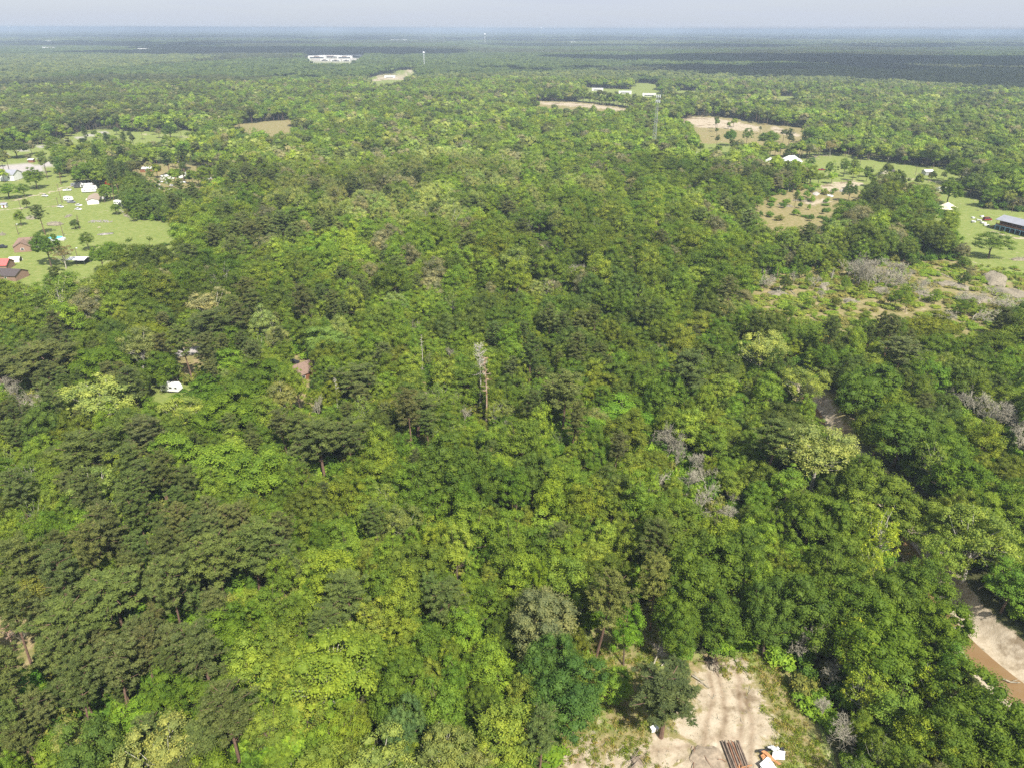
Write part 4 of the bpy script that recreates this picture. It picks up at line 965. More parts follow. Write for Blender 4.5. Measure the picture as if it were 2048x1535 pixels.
for ki, k in enumerate(KN):
    lst = [t for t in ALL if t['kind'] == k]
    for t in lst: t['px'], t['py'], t['dep'] = [float(v[0]) for v in Pj((t['x'], t['y'], t['H'] * .6))]
    inn = [t for t in lst if -40 < t['px'] < 2090 and t['py'] < 1620]
    out = [t for t in lst if not (-40 < t['px'] < 2090 and t['py'] < 1620)]
    inn.sort(key=lambda t: (not t['man'], t['dep'] / t['R']))
    take = inn[:300]; REST[k] += inn[300:]
    REST[k] += out
    if len(take) < 300 and k in ('sycamore', 'sparse'):
        idx = np.where(K1 == ki)[0]; idx = idx[np.argsort(np.hypot(X1[idx], Y1[idx]))]
        for i in idx:
            px, py, dp = Pj((X1[i], Y1[i], 10))
            if -40 < px[0] < 2090:
                rad = R1[i] * (1.15 if k == 'sycamore' else .95)
                take.append(dict(kind=k, x=X1[i], y=Y1[i], R=rad, H=float(np.clip(rad * HF[k], 8, 22)), tint=tint1[i], man=False, px=float(px[0]), py=float(py[0]), dep=float(dp[0])))
                K1[i] = -1
            if len(take) >= 295: break
    IND += take
    print(k, 'individual', len(take), 'rest', len(REST[k]))
for b in BARES:
    p = G(b[0], b[1]); px, py, dp = Pj((p[0], p[1], b[2] * .6))
    IND.append(dict(kind='bare', x=p[0], y=p[1], R=b[3] * dp[0] / FPX, H=b[2], tint=(.3, .3, .3), man=True, px=float(px[0]), py=float(py[0]), dep=float(dp[0])))
label_all(IND)
seen_l = set()
for t in IND:
    L_ = t['label'].split()
    if len(L_) > 16: t['label'] = t['label'].replace(' of the two', '').replace('one of the farther ones', 'farther one'); L_ = t['label'].split()
    for tail_ in ('', ' in the near wood' if t['dep'] < 260 else ' in the far wood', ', the taller one', ', the smaller one', ', the rearmost one'):
        if t['label'] + tail_ not in seen_l and len((t['label'] + tail_).split()) <= 16: t['label'] += tail_; break
    seen_l.add(t['label'])
g5 = np.random.default_rng(77)
for n_, t in enumerate(IND):
    k = t['kind']; z = float(gz((t['x'], t['y']))[0])
    if k == 'bare':
        me, H0, R0 = BARE[int(g5.integers(len(BARE)))]
        o_ = D.objects.new('bare_tree', me); COL.objects.link(o_)
        o_.location = (t['x'], t['y'], z); o_.rotation_euler = (0, 0, g5.uniform(0, 6.28))
        s_ = t['H'] / 14.0; o_.scale = (max(.4, t['R'] / 4.6),) * 2 + (s_,)
        tag(o_, t['label'], 'bare tree', KGRP[k])
        continue
    cm, tm, jm, H0, R0 = TPL[k][int(g5.integers(len(TPL[k])))]
    sxy = t['R'] / R0; sz = t['H'] / H0
    sc = (sxy * g5.uniform(.86, 1.14), sxy * g5.uniform(.86, 1.14), sz); rz = g5.uniform(0, 6.28)
    if t['man'] or t['dep'] < 330:
        e = empty(KNAME[k], (t['x'], t['y'], z), rz, t['label'], KCAT[k], KGRP[k]); e.scale = sc
        e.rotation_euler[0] = g5.normal() * .05; e.rotation_euler[1] = g5.normal() * .05
        c_ = link('crown', cm, None, e, t['tint']); t_ = link('trunk', tm, None, e)
    else:
        o_ = link(KNAME[k], jm, None, None, t['tint']); o_.location = (t['x'], t['y'], z); o_.rotation_euler = (0, 0, rz); o_.scale = sc
        tag(o_, t['label'], KCAT[k], KGRP[k])

# the rest of each kind, as one mass per kind
SNAME = {'oak': 'oak_forest', 'sweetgum': 'sweetgum_forest', 'pine': 'pine_forest', 'sycamore': 'sycamore_forest', 'sparse': 'thin_leaved_forest'}
SLAB = {'oak': 'mass of dark green oaks of the wood', 'sweetgum': 'mass of bright green broad-leaved trees of the wood', 'pine': 'mass of olive pines of the wood', 'sycamore': 'mass of pale green treetops of the wood', 'sparse': 'mass of thin-leaved trees of the wood'}
for ki, k in enumerate(KN):
    L0 = REST[k]; m_ = K1 == ki
    X = np.r_[[t['x'] for t in L0], X1[m_]]; Y = np.r_[[t['y'] for t in L0], Y1[m_]]
    if len(X) == 0: continue
    Rr = np.r_[[t['R'] for t in L0], R1[m_] * {'oak': 1.2, 'sweetgum': 1.02, 'pine': .92, 'sycamore': 1.15, 'sparse': .95}[k]]
    g = np.random.default_rng(ki + 50)
    Hh = np.r_[[t['H'] for t in L0], np.clip(R1[m_] * HF[k] * g.uniform(.8, 1.12, m_.sum()), np.where(R1[m_] < 2.7, 4, 9), 21)]
    tn = np.array([list(t['tint']) for t in L0] + [list(v) for v in tint1[m_]])
    nh = len(TPL[k]); far = FAR.get(k, FAR['sweetgum'])
    dist = np.hypot(X, Y)
    H0, R0 = TPH[k]
    idx = np.where(dist < 620, g.integers(0, nh, len(X)), nh + g.integers(0, len(far), len(X)))
    Z = np.zeros(len(X)); nr_m = dist < 900; Z[nr_m] = gz(np.c_[X, Y][nr_m])
    scatter(SNAME[k], X, Y, Z, idx, np.c_[Rr / R0, Rr / R0, Hh / H0], tn, [t[2] for t in TPL[k]] + far, SLAB[k])

# undergrowth between the trees
g = np.random.default_rng(9)
X, Y = ring(50, 620, 3.4, 50)
P_ = np.c_[X, Y]; s = open_sd(P_, False)
bs = sdpoly(P_, OPEN['brush']); ds = sdpoly(P_, OPEN['dump'])
k = ((s < -.5) & (g.random(len(X)) < .8)) | ((bs > 0) & (g.random(len(X)) < .45 + .5 * (np.sin(X * .06 + 1) * np.sin(Y * .09) > -.1))) | ((ds > 0) & (g.random(len(X)) < .06))
dcr, wcr = dline(P_, CREEK, CREEK_W); k &= dcr > wcr * .95
X, Y, bs, s = X[k], Y[k], bs[k], s[k]
tb = np.array([(.095, .16, .024), (.07, .13, .025), (.12, .19, .03), (.055, .10, .022), (.13, .14, .05)])
tn = tb[g.integers(5, size=len(X))] * g.uniform(.85, 1.15, (len(X), 1))
tn[bs > 0] = np.array([(.16, .20, .045), (.13, .19, .035), (.15, .18, .055), (.16, .155, .07)])[g.integers(4, size=(bs > 0).sum())]
tn *= np.array([1.15, 1.15, 1.1]); sx = g.uniform(.6, 1.5, len(X)); sz = g.uniform(.5, 1.9, len(X)); sz = np.where(bs > 0, g.uniform(.2, .8, len(X)), sz); sx = np.where(bs > 0, g.uniform(.35, 1.35, len(X)), sx)
sz = np.where(s > -4, sz * .75, sz)
scatter('undergrowth', X, Y, gz(np.c_[X, Y]) - .1, g.integers(0, len(BUSH), len(X)), np.c_[sx, sx, sz], tn, BUSH, 'leafy undergrowth filling the gaps between the trees')

# weeds and grass tufts of the clearing
g = np.random.default_rng(19)
tm_ = []
for s_ in range(3):
    gg = np.random.default_rng(s_); c = MB()
    n = 34; p = np.c_[gg.normal(size=(n, 2)) * .22, gg.uniform(.05, .3, n)]
    leaves(c, p, unit(gg.normal(size=(n, 3)) * [1, 1, .5]), .16, .035, gg, 0, gg.random(n), along=np.c_[gg.normal(size=(n, 2)) * .4, np.ones(n)])
    me = c.mesh('tuft'); me.materials.append(M['leaf']); tm_.append(me)
cl = OPEN['clearing']; lo, hi = cl.min(0), cl.max(0)
P_ = g.uniform(lo, hi, (6500, 2)); k = sdpoly(P_, cl) > 0
ssd = np.max([sdpoly(P_, v) for v in SAND_P[:2]], axis=0)
nf = fbm(P_[:, 0], P_[:, 1], 6, 4)
k &= (nf > .47 + np.clip(ssd * .06, -.2, .35)) & (np.hypot(P_[:, 0], P_[:, 1]) > 60)
P_ = P_[k]; tn = np.array([(.16, .20, .04), (.19, .21, .06), (.26, .22, .11), (.13, .18, .03)])[g.integers(4, size=len(P_))]
sx = g.uniform(.6, 1.8, len(P_))
scatter('weeds', P_[:, 0], P_[:, 1], gz(P_), g.integers(0, 3, len(P_)), np.c_[sx, sx, sx], tn, tm_, 'low green weeds and grass tufts on the sandy clearing')

# twigs, clods and scraps strewn over the bare ground
g = np.random.default_rng(23); tw = []
for s_ in range(4):
    c = MB()
    if s_ < 2:
        for k_ in range(3): q = g.normal(size=3) * [.3, .3, 0]; d = unit(g.normal(size=3) * [1, 1, .1]); c.tube([q - d * .5, q + d * .5 + [0, 0, .06]], [.045, .02], 4)
    else: c.add(ICO_V * [.22, .18, .12] * g.uniform(.7, 1.3, (12, 1)), ICO_F)
    me = c.mesh('scrap'); me.materials.append(M['bare_wood'] if s_ < 2 else M['clod']); tw.append(me)
P_ = g.uniform(lo, hi, (1500, 2)); P_ = P_[(np.max([sdpoly(P_, v) for v in SAND_P[:2]], axis=0) > -3) & (np.hypot(P_[:, 0], P_[:, 1]) > 55)]
sx = g.uniform(.2, .6, len(P_)) + .9 * (g.random(len(P_)) < .05); scatter('ground_litter', P_[:, 0], P_[:, 1], gz(P_) + .03, g.integers(0, 4, len(P_)), np.c_[sx, sx, sx], np.ones((len(P_), 3)) * .2, tw, 'twigs and clods strewn over the sandy ground')

# distant wood: canopy patches
g = np.random.default_rng(29)
def patch(r0, r1, cell, azl=41):
    X, Y = ring(r0, r1, cell, azl)
    s = np.full(len(X), -1e9)
    for kk in FARO | {'meadow_b', 'site', 'haul_road'}: s = np.maximum(s, sdpoly(np.c_[X, Y], OPEN[kk]))
    kp = s < -22
    return X[kp], Y[kp]
Xa, Ya = patch(1680, 6500, 42); Xb, Yb = patch(6500, 30000, 210)
Xe, Ye = ring(1680, 3600, 12, 30)      # lone trees fill the rims of the far clearings
se = np.full(len(Xe), -1e9)
for kk in FARO: se = np.maximum(se, sdpoly(np.c_[Xe, Ye], OPEN[kk]))
ke = (se < -3) & (se > -40); Xe, Ye = Xe[ke], Ye[ke]
X = np.r_[Xa, Xb]; Y = np.r_[Ya, Yb]
fa = fbm(X, Y, 420, 1); fb = fbm(X, Y, 1500, 2)
base = np.array([.058, .086, .032]) * np.ones((len(X), 1))
base = base * (1 - (fa[:, None] > .56)) + np.array([.047, .058, .030]) * (fa[:, None] > .56)
pl = (fb > .6)[:, None]; base = base * (1 - pl) + np.array([.086, .11, .048]) * pl
base *= g.uniform(.8, 1.25, (len(X), 1))
sc = np.r_[g.uniform(.85, 1.2, len(Xa)), g.uniform(3.6, 4.6, len(Xb))]; szz = np.r_[g.uniform(.8, 1.15, len(Xa)), g.uniform(.7, 1.5, len(Xb))]
scatter('distant_forest', np.r_[X, Xe], np.r_[Y, Ye], np.zeros(len(X) + len(Xe)), np.r_[g.integers(0, 6, len(X)), 6 + g.integers(0, 4, len(Xe))],
        np.vstack([np.c_[sc, sc, szz], np.ones((len(Xe), 3)) * g.uniform(.8, 1.2, (len(Xe), 1))]), np.vstack([base, np.ones((len(Xe), 1)) * [.07, .11, .035]]), CLUMP + FAR['oak'], 'far-off wood fading into haze')
print('patches', len(X), 'rim', len(Xe))
# ---------------------------------------------------------------- built things
def pm(name, col, rough=.6, spec=.4, noise=(.8, .15), metal=0): return mat(name, col, rough, spec, noise, metal)
M['white_metal'] = pm('white_sheet_metal', (.78, .79, .80), .45, .5, (.5, .14))
M['white_paint'] = pm('white_siding', (.74, .74, .71), .7, .3, (1.5, .1))
M['cream'] = pm('cream_siding', (.66, .60, .46), .7, .3, (1.5, .12))
M['grey_roof'] = pm('grey_metal_roof', (.29, .30, .34), .45, .5, (.4, .15))
M['brown_roof'] = pm('brown_shingle_roof', (.235, .165, .13), .9, .1, (2.5, .3))
M['dark_roof'] = pm('dark_shingle_roof', (.10, .085, .085), .9, .1, (2.5, .3))
M['tan_roof'] = pm('tan_shingle_roof', (.36, .29, .23), .9, .1, (2.5, .25))
M['red_roof'] = pm('faded_red_roof', (.55, .13, .12), .7, .3, (1, .25))
M['brick'] = pm('brown_brick', (.30, .20, .15), .9, .1, (3, .3))
M['blue'] = pm('sky_blue_siding', (.25, .47, .66), .7, .3, (1.5, .12))
M['wood'] = pm('brown_boards', (.26, .12, .065), .85, .15, (2, .4))
M['orange_wood'] = pm('fresh_orange_boards', (.50, .25, .12), .8, .2, (1.5, .3))
M['glass'] = mat('dark_window_glass', (.03, .035, .045), .1, .6)
M['black'] = pm('black_tarp', (.025, .025, .03), .5, .4)
M['dark_steel'] = pm('dark_steel', (.07, .07, .08), .5, .5)
M['galv'] = pm('galvanised_steel', (.42, .43, .44), .45, .5, (1, .15), .4)
M['pole'] = pm('weathered_pole_wood', (.17, .13, .10), .9, .1, (1.5, .3))
M['log'] = pm('weathered_logs', (.27, .215, .17), .9, .1, (1.2, .5))
M['log_red'] = pm('reddish_boards', (.30, .17, .11), .9, .1, (1.2, .4))
M['pool_water'] = mat('turquoise_pool_water', (.05, .55, .62), .08, .5)
M['concrete'] = pm('pale_concrete', (.45, .42, .385), .9, .1, (.5, .2))
M['rubber'] = mat('tyre_rubber', (.03, .03, .03), .8, .2)
M['earth'] = mat('pinkish_earth', (.36, .295, .22), .95, .05, (1.2, .45), bump=.6)
M['ash'] = pm('grey_ash', (.42, .39, .36), .95, .05, (1.2, .6))
M['brush'] = mat('grey_cut_brush', (.29, .255, .19), .95, .05, (2, .4))
M['red_car'] = mat('dark_red_paint', (.22, .02, .02), .3, .5)
M['white_car'] = mat('white_car_paint', (.75, .75, .76), .3, .5)
M['grey_car'] = mat('grey_car_paint', (.22, .23, .25), .3, .5)
M['dark_car'] = mat('black_car_paint', (.03, .03, .035), .3, .5)
M['orange_fence'] = pm('orange_stained_boards', (.60, .24, .06), .8, .2)
M['tower_white'] = pm('white_tank_paint', (.62, .65, .68), .5, .4)

def hgt(foot, top_py):
    p = G(*foot); best = min(((abs(Pj((p[0], p[1], z))[1][0] - top_py), z) for z in np.arange(.5, 250, .25)))
    return best[1]
def base2(a, b):
    P, Q = np.array(G(*a)[:2]), np.array(G(*b)[:2]); d = Q - P
    return (P + Q) / 2, math.atan2(d[1], d[0]), float(np.linalg.norm(d))

def house(name, p, rz, L, Wd, Hw, Hr, wall, roof, label, cat='house', hip=0.0, wins=((.25, 1), (.75, 1)), door=.5, over=.45, wing=None, z=0, group=None):
    """gabled house, ridge along local x; front wall faces local -y"""
    e = empty(name, (p[0], p[1], z), rz, label, cat, group)
    x, y = L / 2, Wd / 2; m = MB()
    V = [[-x, -y, 0], [x, -y, 0], [x, y, 0], [-x, y, 0], [-x, -y, Hw], [x, -y, Hw], [x, y, Hw], [-x, y, Hw], [-x + hip, 0, Hw + Hr * .98], [x - hip, 0, Hw + Hr * .98]]
    m.add(V, [[0, 1, 5, 4], [1, 2, 6, 5], [2, 3, 7, 6], [3, 0, 4, 7]])
    if hip == 0: m.add(V, [[4, 7, 8], [6, 5, 9]])
    m.build('wall', wall, e)
    def roofm(L, Wd, hip, cx=0, cy=0, rot=0, Hr=Hr, Hw=Hw, nm='roof', par=e):
        x = L / 2 + over; y = Wd / 2 + over; dz = Hr * over / (Wd / 2); r = MB(); th = .14
        pts = np.array([[-x, -y, Hw - dz], [x, -y, Hw - dz], [x, y, Hw - dz], [-x, y, Hw - dz], [-x + hip, 0, Hw + Hr], [x - hip, 0, Hw + Hr]])
        c_, s_ = math.cos(rot), math.sin(rot)
        def tr(a): return np.c_[a[:, 0] * c_ - a[:, 1] * s_ + cx, a[:, 0] * s_ + a[:, 1] * c_ + cy, a[:, 2]]
        T = tr(pts + [0, 0, th]); B = tr(pts)
        A = np.vstack([T, B])
        r.add(A, [[0, 1, 5, 4], [2, 3, 4, 5]]); r.add(A, [[6, 10, 11, 7], [8, 11, 10, 9]])
        if hip > 0: r.add(A, [[1, 2, 5], [3, 0, 4]])
        r.add(A, [[0, 6, 7, 1], [2, 8, 9, 3]])
        if hip == 0: r.add(A, [[0, 4, 10, 6], [4, 3, 9, 10], [1, 7, 11, 5], [5, 11, 8, 2]])
        else: r.add(A, [[1, 7, 8, 2], [3, 9, 6, 0]])
        return r.build(nm, roof, par)
    rf = roofm(L, Wd, hip)
    for (u, s_) in wins:
        wf = MB().box((-x + u * L, -y - .03, Hw * .55), (1.3, .08, 1.2)).build('window', M['white_paint'], e)
        MB().box((-x + u * L, -y - .09, Hw * .55), (1.05, .04, .95)).build('pane', M['glass'], wf)
    if door is not None: MB().box((-x + door * L, -y - .03, 1.02), (1.0, .07, 2.04)).build('door', M['wood'], e)
    if wing:
        wx, wl, ww, whr = wing            # cross gable: position along x, projection, width, roof height
        wm2 = MB(); a, b = wx - ww / 2, wx + ww / 2; yf = -y - wl
        wm2.add([[a, yf, 0], [b, yf, 0], [b, -y, 0], [a, -y, 0], [a, yf, Hw], [b, yf, Hw], [b, -y, Hw], [a, -y, Hw], [wx, yf, Hw + whr * .97]], [[0, 1, 5, 4], [1, 2, 6, 5], [3, 0, 4, 7]])
        wm2.add([[a, yf, Hw], [b, yf, Hw], [wx, yf, Hw + whr * .97]], [[0, 1, 2]])
        wm2.build('wing_wall', wall, e)
        ln = wl + y
        roofm(ln, ww, 0, wx, yf + ln / 2 + .05, math.pi / 2, Hr=whr, nm='wing_roof')
        wf = MB().box((wx, yf - .03, Hw * .55), (1.6, .08, 1.2)).build('window', M['white_paint'], e)
        MB().box((wx, yf - .09, Hw * .55), (1.3, .04, .95)).build('pane', M['glass'], wf)
    return e

def car(name, px, py, rz, paint, label, cat='car', kind='car', group=None, s=1.0):
    p = G(px, py); e = empty(name, (p[0], p[1], 0), rz, label, cat, group); e.scale = (s, s, s)
    L = {'car': 4.6, 'pickup': 5.6, 'van': 5.6}[kind]; Wd = 1.85 if kind == 'car' else 2.0
    def prof(pts, w_, inset=0.0):
        m = MB(); n = len(pts); a = np.array(pts)
        V = np.vstack([np.c_[a[:, 0], np.full(n, -w_ / 2), a[:, 1]], np.c_[a[:, 0], np.full(n, w_ / 2), a[:, 1]]])
        top = a[:, 1] > a[:, 1].min() + .3 * (a[:, 1].max() - a[:, 1].min())
        V[:n, 1] += inset * top; V[n:, 1] -= inset * top
        m.add(V, [[i, (i + 1) % n, n + (i + 1) % n, n + i] for i in range(n)]); m.add(V, [list(range(n))[::-1]]); m.add(V, [list(range(n, 2 * n))]); return m
    h = L / 2
    if kind == 'car':
        bd = [(-h, .35), (-h + .05, .78), (-h + .5, .92), (h - 1.1, .92), (h - .15, .74), (h, .5), (h, .35)]
        cb = [(-h + .6, .90), (-h + 1.15, 1.42), (.35, 1.45), (h - 1.15, .90)]
    elif kind == 'pickup':
        bd = [(-h, .45), (-h, 1.12), (-.35, 1.12), (-.35, 1.0), (h - .2, 1.05), (h, .9), (h, .45)]
        cb = [(-.6, 1.0), (-.45, 1.75), (.85, 1.78), (1.5, 1.0)]
    else:
        bd = [(-h, .4), (-h, 1.25), (h - .7, 1.25), (h - .1, 1.0), (h, .8), (h, .4)]
        cb = [(-h + .02, 1.2), (-h + .15, 2.1), (h - 1.9, 2.12), (h - .8, 1.2)]
    prof(bd, Wd, .06).build('body', paint, e)
    c_ = prof(cb, Wd - .12, .16).build('cabin', M['glass'], e)
    rz_ = [c for c in cb]; MB().box(((cb[1][0] + cb[2][0]) / 2, 0, cb[1][1] + .04), (cb[2][0] - cb[1][0] - .1, Wd - .42, .05)).build('roof', paint, e)
    for sx in (-1, 1):
        for sy in (-1, 1):
            MB().tube([[sx * L * .31, sy * (Wd / 2 - .02), .34], [sx * L * .31, sy * (Wd / 2 - .24), .34]], [.34, .34], 12, cap=True).build('wheel', M['rubber'], e)
    return e
def trailer(name, px, py, rz, label, L=8.5, cat='caravan', group=None, paint=None, Hh=2.6):
    p = G(px, py); e = empty(name, (p[0], p[1], 0), rz, label, cat, group); paint = paint or M['white_metal']
    m = MB(); h = L / 2
    a = np.array([(-h, .6), (-h, Hh + .25), (-h + .4, Hh + .5), (h - .9, Hh + .5), (h - .2, Hh * .8), (h, .9), (h - .3, .6)]); n = len(a)
    V = np.vstack([np.c_[a[:, 0], np.full(n, -1.2), a[:, 1]], np.c_[a[:, 0], np.full(n, 1.2), a[:, 1]]])
    m.add(V, [[i, (i + 1) % n, n + (i + 1) % n, n + i] for i in range(n)]); m.add(V, [list(range(n))[::-1]]); m.add(V, [list(range(n, 2 * n))]); m.build('body', paint, e)
    for u in (-.3, .05, .32): MB().box((u * L, -1.22, 1.9), (1.0, .05, .6)).build('window', M['glass'], e)
    MB().box((.2 * L + .3, -1.22, 1.5), (.65, .05, 1.7)).build('door', M['white_paint'], e)
    for sx in (-.35, .35):
        for sy in (-1, 1): MB().tube([[sx, sy * 1.18, .38], [sx, sy * .95, .38]], [.38, .38], 10, cap=True).build('wheel', M['rubber'], e)
    MB().box((h + .5, 0, .5), (1.4, .15, .12)).build('hitch', M['dark_steel'], e)
    return e
def pole(px, py, h, label, lamp=False, cross=True):
    p = G(px, py); e = empty('utility_pole', (p[0], p[1], 0), 0, label, 'pole', 'wooden utility poles')
    MB().tube([[0, 0, -.3], [0, 0, h]], [.19, .13], 8, cap=True).build('post', M['pole'], e)
    if cross: MB().box((0, 0, h - .8), (2.2, .12, .14)).build('crossarm', M['pole'], e)
    if lamp: MB().box((.9, 0, h - .1), (.7, .5, .35)).build('lamp', M['tower_white'], MB().box((.35, 0, h - .2), (.9, .08, .08)).build('bracket', M['galv'], e))
    return e
def heap(name, px, py, rx, ry, h, m_, label, cat, seed, sticks=60, smat=None):
    p = G(px, py); g = np.random.default_rng(seed); e = empty(name, (p[0], p[1], 0), g.uniform(0, 3), label, cat)
    V, F = subdiv(*ICO1); V = V.copy(); r = 1 + .16 * np.sin(5 * V[:, 0] + seed) * np.cos(4 * V[:, 1]) + g.uniform(-.06, .06, len(V))
    V = V * r[:, None] * [rx, ry, h]; V[:, 2] = np.maximum(V[:, 2], -.1)
    MB().add(V, F).build('mound', m_, e)
    if sticks:
        s = MB()
        for i in range(sticks):
            a = g.uniform(0, 6.28); q = np.sqrt(g.random()); c = np.array([math.cos(a) * q * rx, math.sin(a) * q * ry, h * (1 - q * q) + g.uniform(0, .4)])
            d = unit(g.normal(size=3) * [1, 1, .3]) * g.uniform(.5, 1.9); s.tube([c - d, c + g.normal(size=3) * .1, c + d], [.07, .06, .03], 4)
        s.build('branches', smat or M['bare_wood'], e)
    return e
def fallen(name, a, b, r, label, m_=None, z=.25, seed=0, br=6):
    P, Q = np.array(G(*a[:2], a[2] if len(a) > 2 else 0)), np.array(G(*b[:2], b[2] if len(b) > 2 else 0)); g = np.random.default_rng(seed)
    o_ = (P + Q) / 2; m = MB(); P = P - o_; Q = Q - o_; L = np.linalg.norm(Q - P)
    m.tube([P, (P + Q) / 2 + g.normal(size=3) * [.2, .2, .05], Q], [r, r * .8, r * .45], 7, cap=True)
    for i in range(br):
        f = g.uniform(.5, 1); s = P * (1 - f) + Q * f; d = unit(unit(Q - P) * .8 + g.normal(size=3) * .6); d[2] = abs(d[2])
        m.tube([s, s + d * g.uniform(.6, 1.8)], [r * .35, .03], 4)
    ob = m.build(name, m_ or M['bare_wood'], smooth=True); ob.location = (o_[0], o_[1], o_[2] + z); tag(ob, label, 'fallen log', 'fallen trunks and logs'); return ob

# --- bottom clearing
p = G(1471, 1512); e = empty('log_pile', (p[0], p[1], 0), R(4), 'stack of weathered logs and posts lying side by side on the sandy clearing', 'log pile')
g = np.random.default_rng(4)
for i in range(15):
    row = 0 if i < 9 else 1; x = (i % 9 - 4 + row * .5) * .36 if not row else (i - 9 - 2.5) * .38
    L_ = g.uniform(2.1, 2.9); a = g.normal() * .03
    MB().tube([[x - a * L_, -L_, .2 + row * .33], [x + a * L_, L_, .2 + row * .33 + g.uniform(-.05, .05)]], [g.uniform(.14, .19), g.uniform(.11, .16)], 8, cap=True).build('log', M['log'] if g.random() < .7 else M['log_red'], e)
for i in range(9):
    c = np.array([g.uniform(-1.3, 1.3), -3.0 + g.uniform(-1.2, .8), .25 + g.random() * .4]); d = unit(g.normal(size=3) * [1, 1, .15]) * g.uniform(.7, 1.3)
    MB().box(c, (d_ := g.uniform(1.3, 2.4), .16, .06), g.uniform(0, 3.1), tilt=(0, g.uniform(-.2, .2), 0)).build('plank', M['orange_wood'], e)
p = G(1541, 1520); e = empty('scrap_heap', (p[0], p[1], 0), .2, 'heap of crumpled white sheet metal with orange boards and black tarp beside the grass', 'scrap heap')
for (cx_, cy_, sx_, sy_, z_, rz_, tl, mt, nm) in ((-1.1, -1.2, 2.6, 2.2, .55, .5, (.25, .15, 0), 'white_metal', 'metal_sheet'), (1.5, .2, 2.0, 1.4, .7, -.4, (.3, -.3, 0), 'white_metal', 'metal_sheet'), (1.3, 1.6, 1.6, 1.5, .8, .3, (-.35, .3, 0), 'white_metal', 'metal_sheet'),
        (-2.7, -2.0, 1.3, 1.0, .35, .8, (.2, .1, 0), 'white_metal', 'metal_sheet'), (.1, .1, 3.2, .55, .62, -.9, (.1, .25, 0), 'orange_wood', 'board'), (-.9, .6, 1.2, .8, .6, .4, (.3, 0, 0), 'orange_wood', 'board'), (-.3, 1.5, 2.4, .5, .7, .1, (.2, .2, 0), 'black', 'tarp'), (2.7, .9, .8, 1.3, .5, .2, (.2, .4, 0), 'black', 'tarp')):
    n = 7; u, v = np.meshgrid(np.linspace(-.5, .5, n), np.linspace(-.5, .5, n)); zz = .16 * np.sin(u * 7 + cx_ * 3) * np.cos(v * 6 + cy_) + g.normal(size=u.shape) * .04
    V = np.c_[(u * sx_ + v * .3).ravel(), (v * sy_).ravel(), zz.ravel()] @ np.array(Euler((tl[0], tl[1], rz_)).to_matrix()).T + [cx_, cy_, z_]
    ii_ = [[i * n + j, i * n + j + 1, (i + 1) * n + j + 1, (i + 1) * n + j] for i in range(n - 1) for j in range(n - 1)]
    o2 = MB().add(V, ii_).build(nm, M[mt], e); sm = o2.modifiers.new('thick', 'SOLIDIFY'); sm.thickness = .05
heap('dirt_mound', 1414, 1520, 2.9, 3.1, .32, M['earth'], 'low mound of pinkish earth with roots beside the stack of logs', 'dirt mound', 5, 5, M['log_red'])
heap('dirt_mound', 1275, 1532, 2.2, 1.0, .4, M['earth'], 'low brown spoil heap with boards at the bottom edge of the clearing', 'dirt mound', 6, 12, M['log'])
heap('root_pile', 1425, 1328, 1.7, 1.1, .7, M['brush'], 'dark tangle of roots and twigs at the top of the sandy strip', 'root pile', 7, 30, M['bark'])
p = G(1308, 1459); e = empty('white_crate', (p[0], p[1], 0), .3, 'small white crate lying below the dark pine in the clearing', 'crate')
MB().box((0, 0, .35), (1.3, .8, .7)).build('box', M['white_paint'], e); MB().box((0, 0, .74), (1.38, .88, .07), .02).build('lid', M['white_metal'], e)
for (a, b, r_, lb, sd) in (((1306, 1332), (1316, 1308, 1.2), .16, 'short pale broken trunk leaning in the grassy clearing', 1), ((1322, 1332), (1342, 1316, .5), .14, 'bleached branch lying beside the small green bush', 2), ((1385, 1352), (1402, 1362), .16, 'straight bare log on the grass above the sand', 3),
        ((1388, 1350), (1420, 1378), .1, 'thin bare pole lying on the sand above the wheel tracks', 4), ((1470, 1320), (1492, 1345), .13, 'pale branch at the upper end of the sandy strip', 5), ((1896, 1258, 0), (1948, 1262, 0), .45, 'thick grey trunk fallen across the sandy creek', 6), ((1905, 1268, -2), (1946, 1268, 0), .2, 'thin dark branch just below the trunk that crosses the creek', 7),
        ((2005, 1358, -2.6), (2040, 1366, -2.6), .16, 'pale stick lying in the brown creek water', 8), ((1955, 1180, 0), (1968, 1172, 1), .2, 'short white stub on the far creek bank', 9), ((1580, 556), (1596, 546), .3, 'white trunk lying on the brushy clearing', 10), ((1555, 560), (1590, 590), .3, 'long grey fallen trunk on the brushy clearing', 11),
        ((1620, 555), (1660, 585), .3, 'grey fallen trunk under the bleached grove', 12), ((1870, 545), (1900, 556), .3, 'fallen trunk near the right brush piles', 13), ((1680, 600), (1720, 605), .25, 'grey limb lying in front of the bleached grove', 14), ((300, 1002, 1), (340, 1000, 1), .2, 'bare limb in the gap among the bright crowns', 15),
        ((1545, 600), (1570, 560), .25, 'crooked bare limb on the left of the brushy clearing', 16), ((232, 418), (268, 434), .3, 'brown trunk fallen along the edge of the mown field', 17), ((244, 424), (262, 440), .25, 'second brown trunk at the corner of the mown field', 18)):
    fallen('fallen_log', a, b, r_, lb, seed=sd, br=3 if sd < 10 else 7)
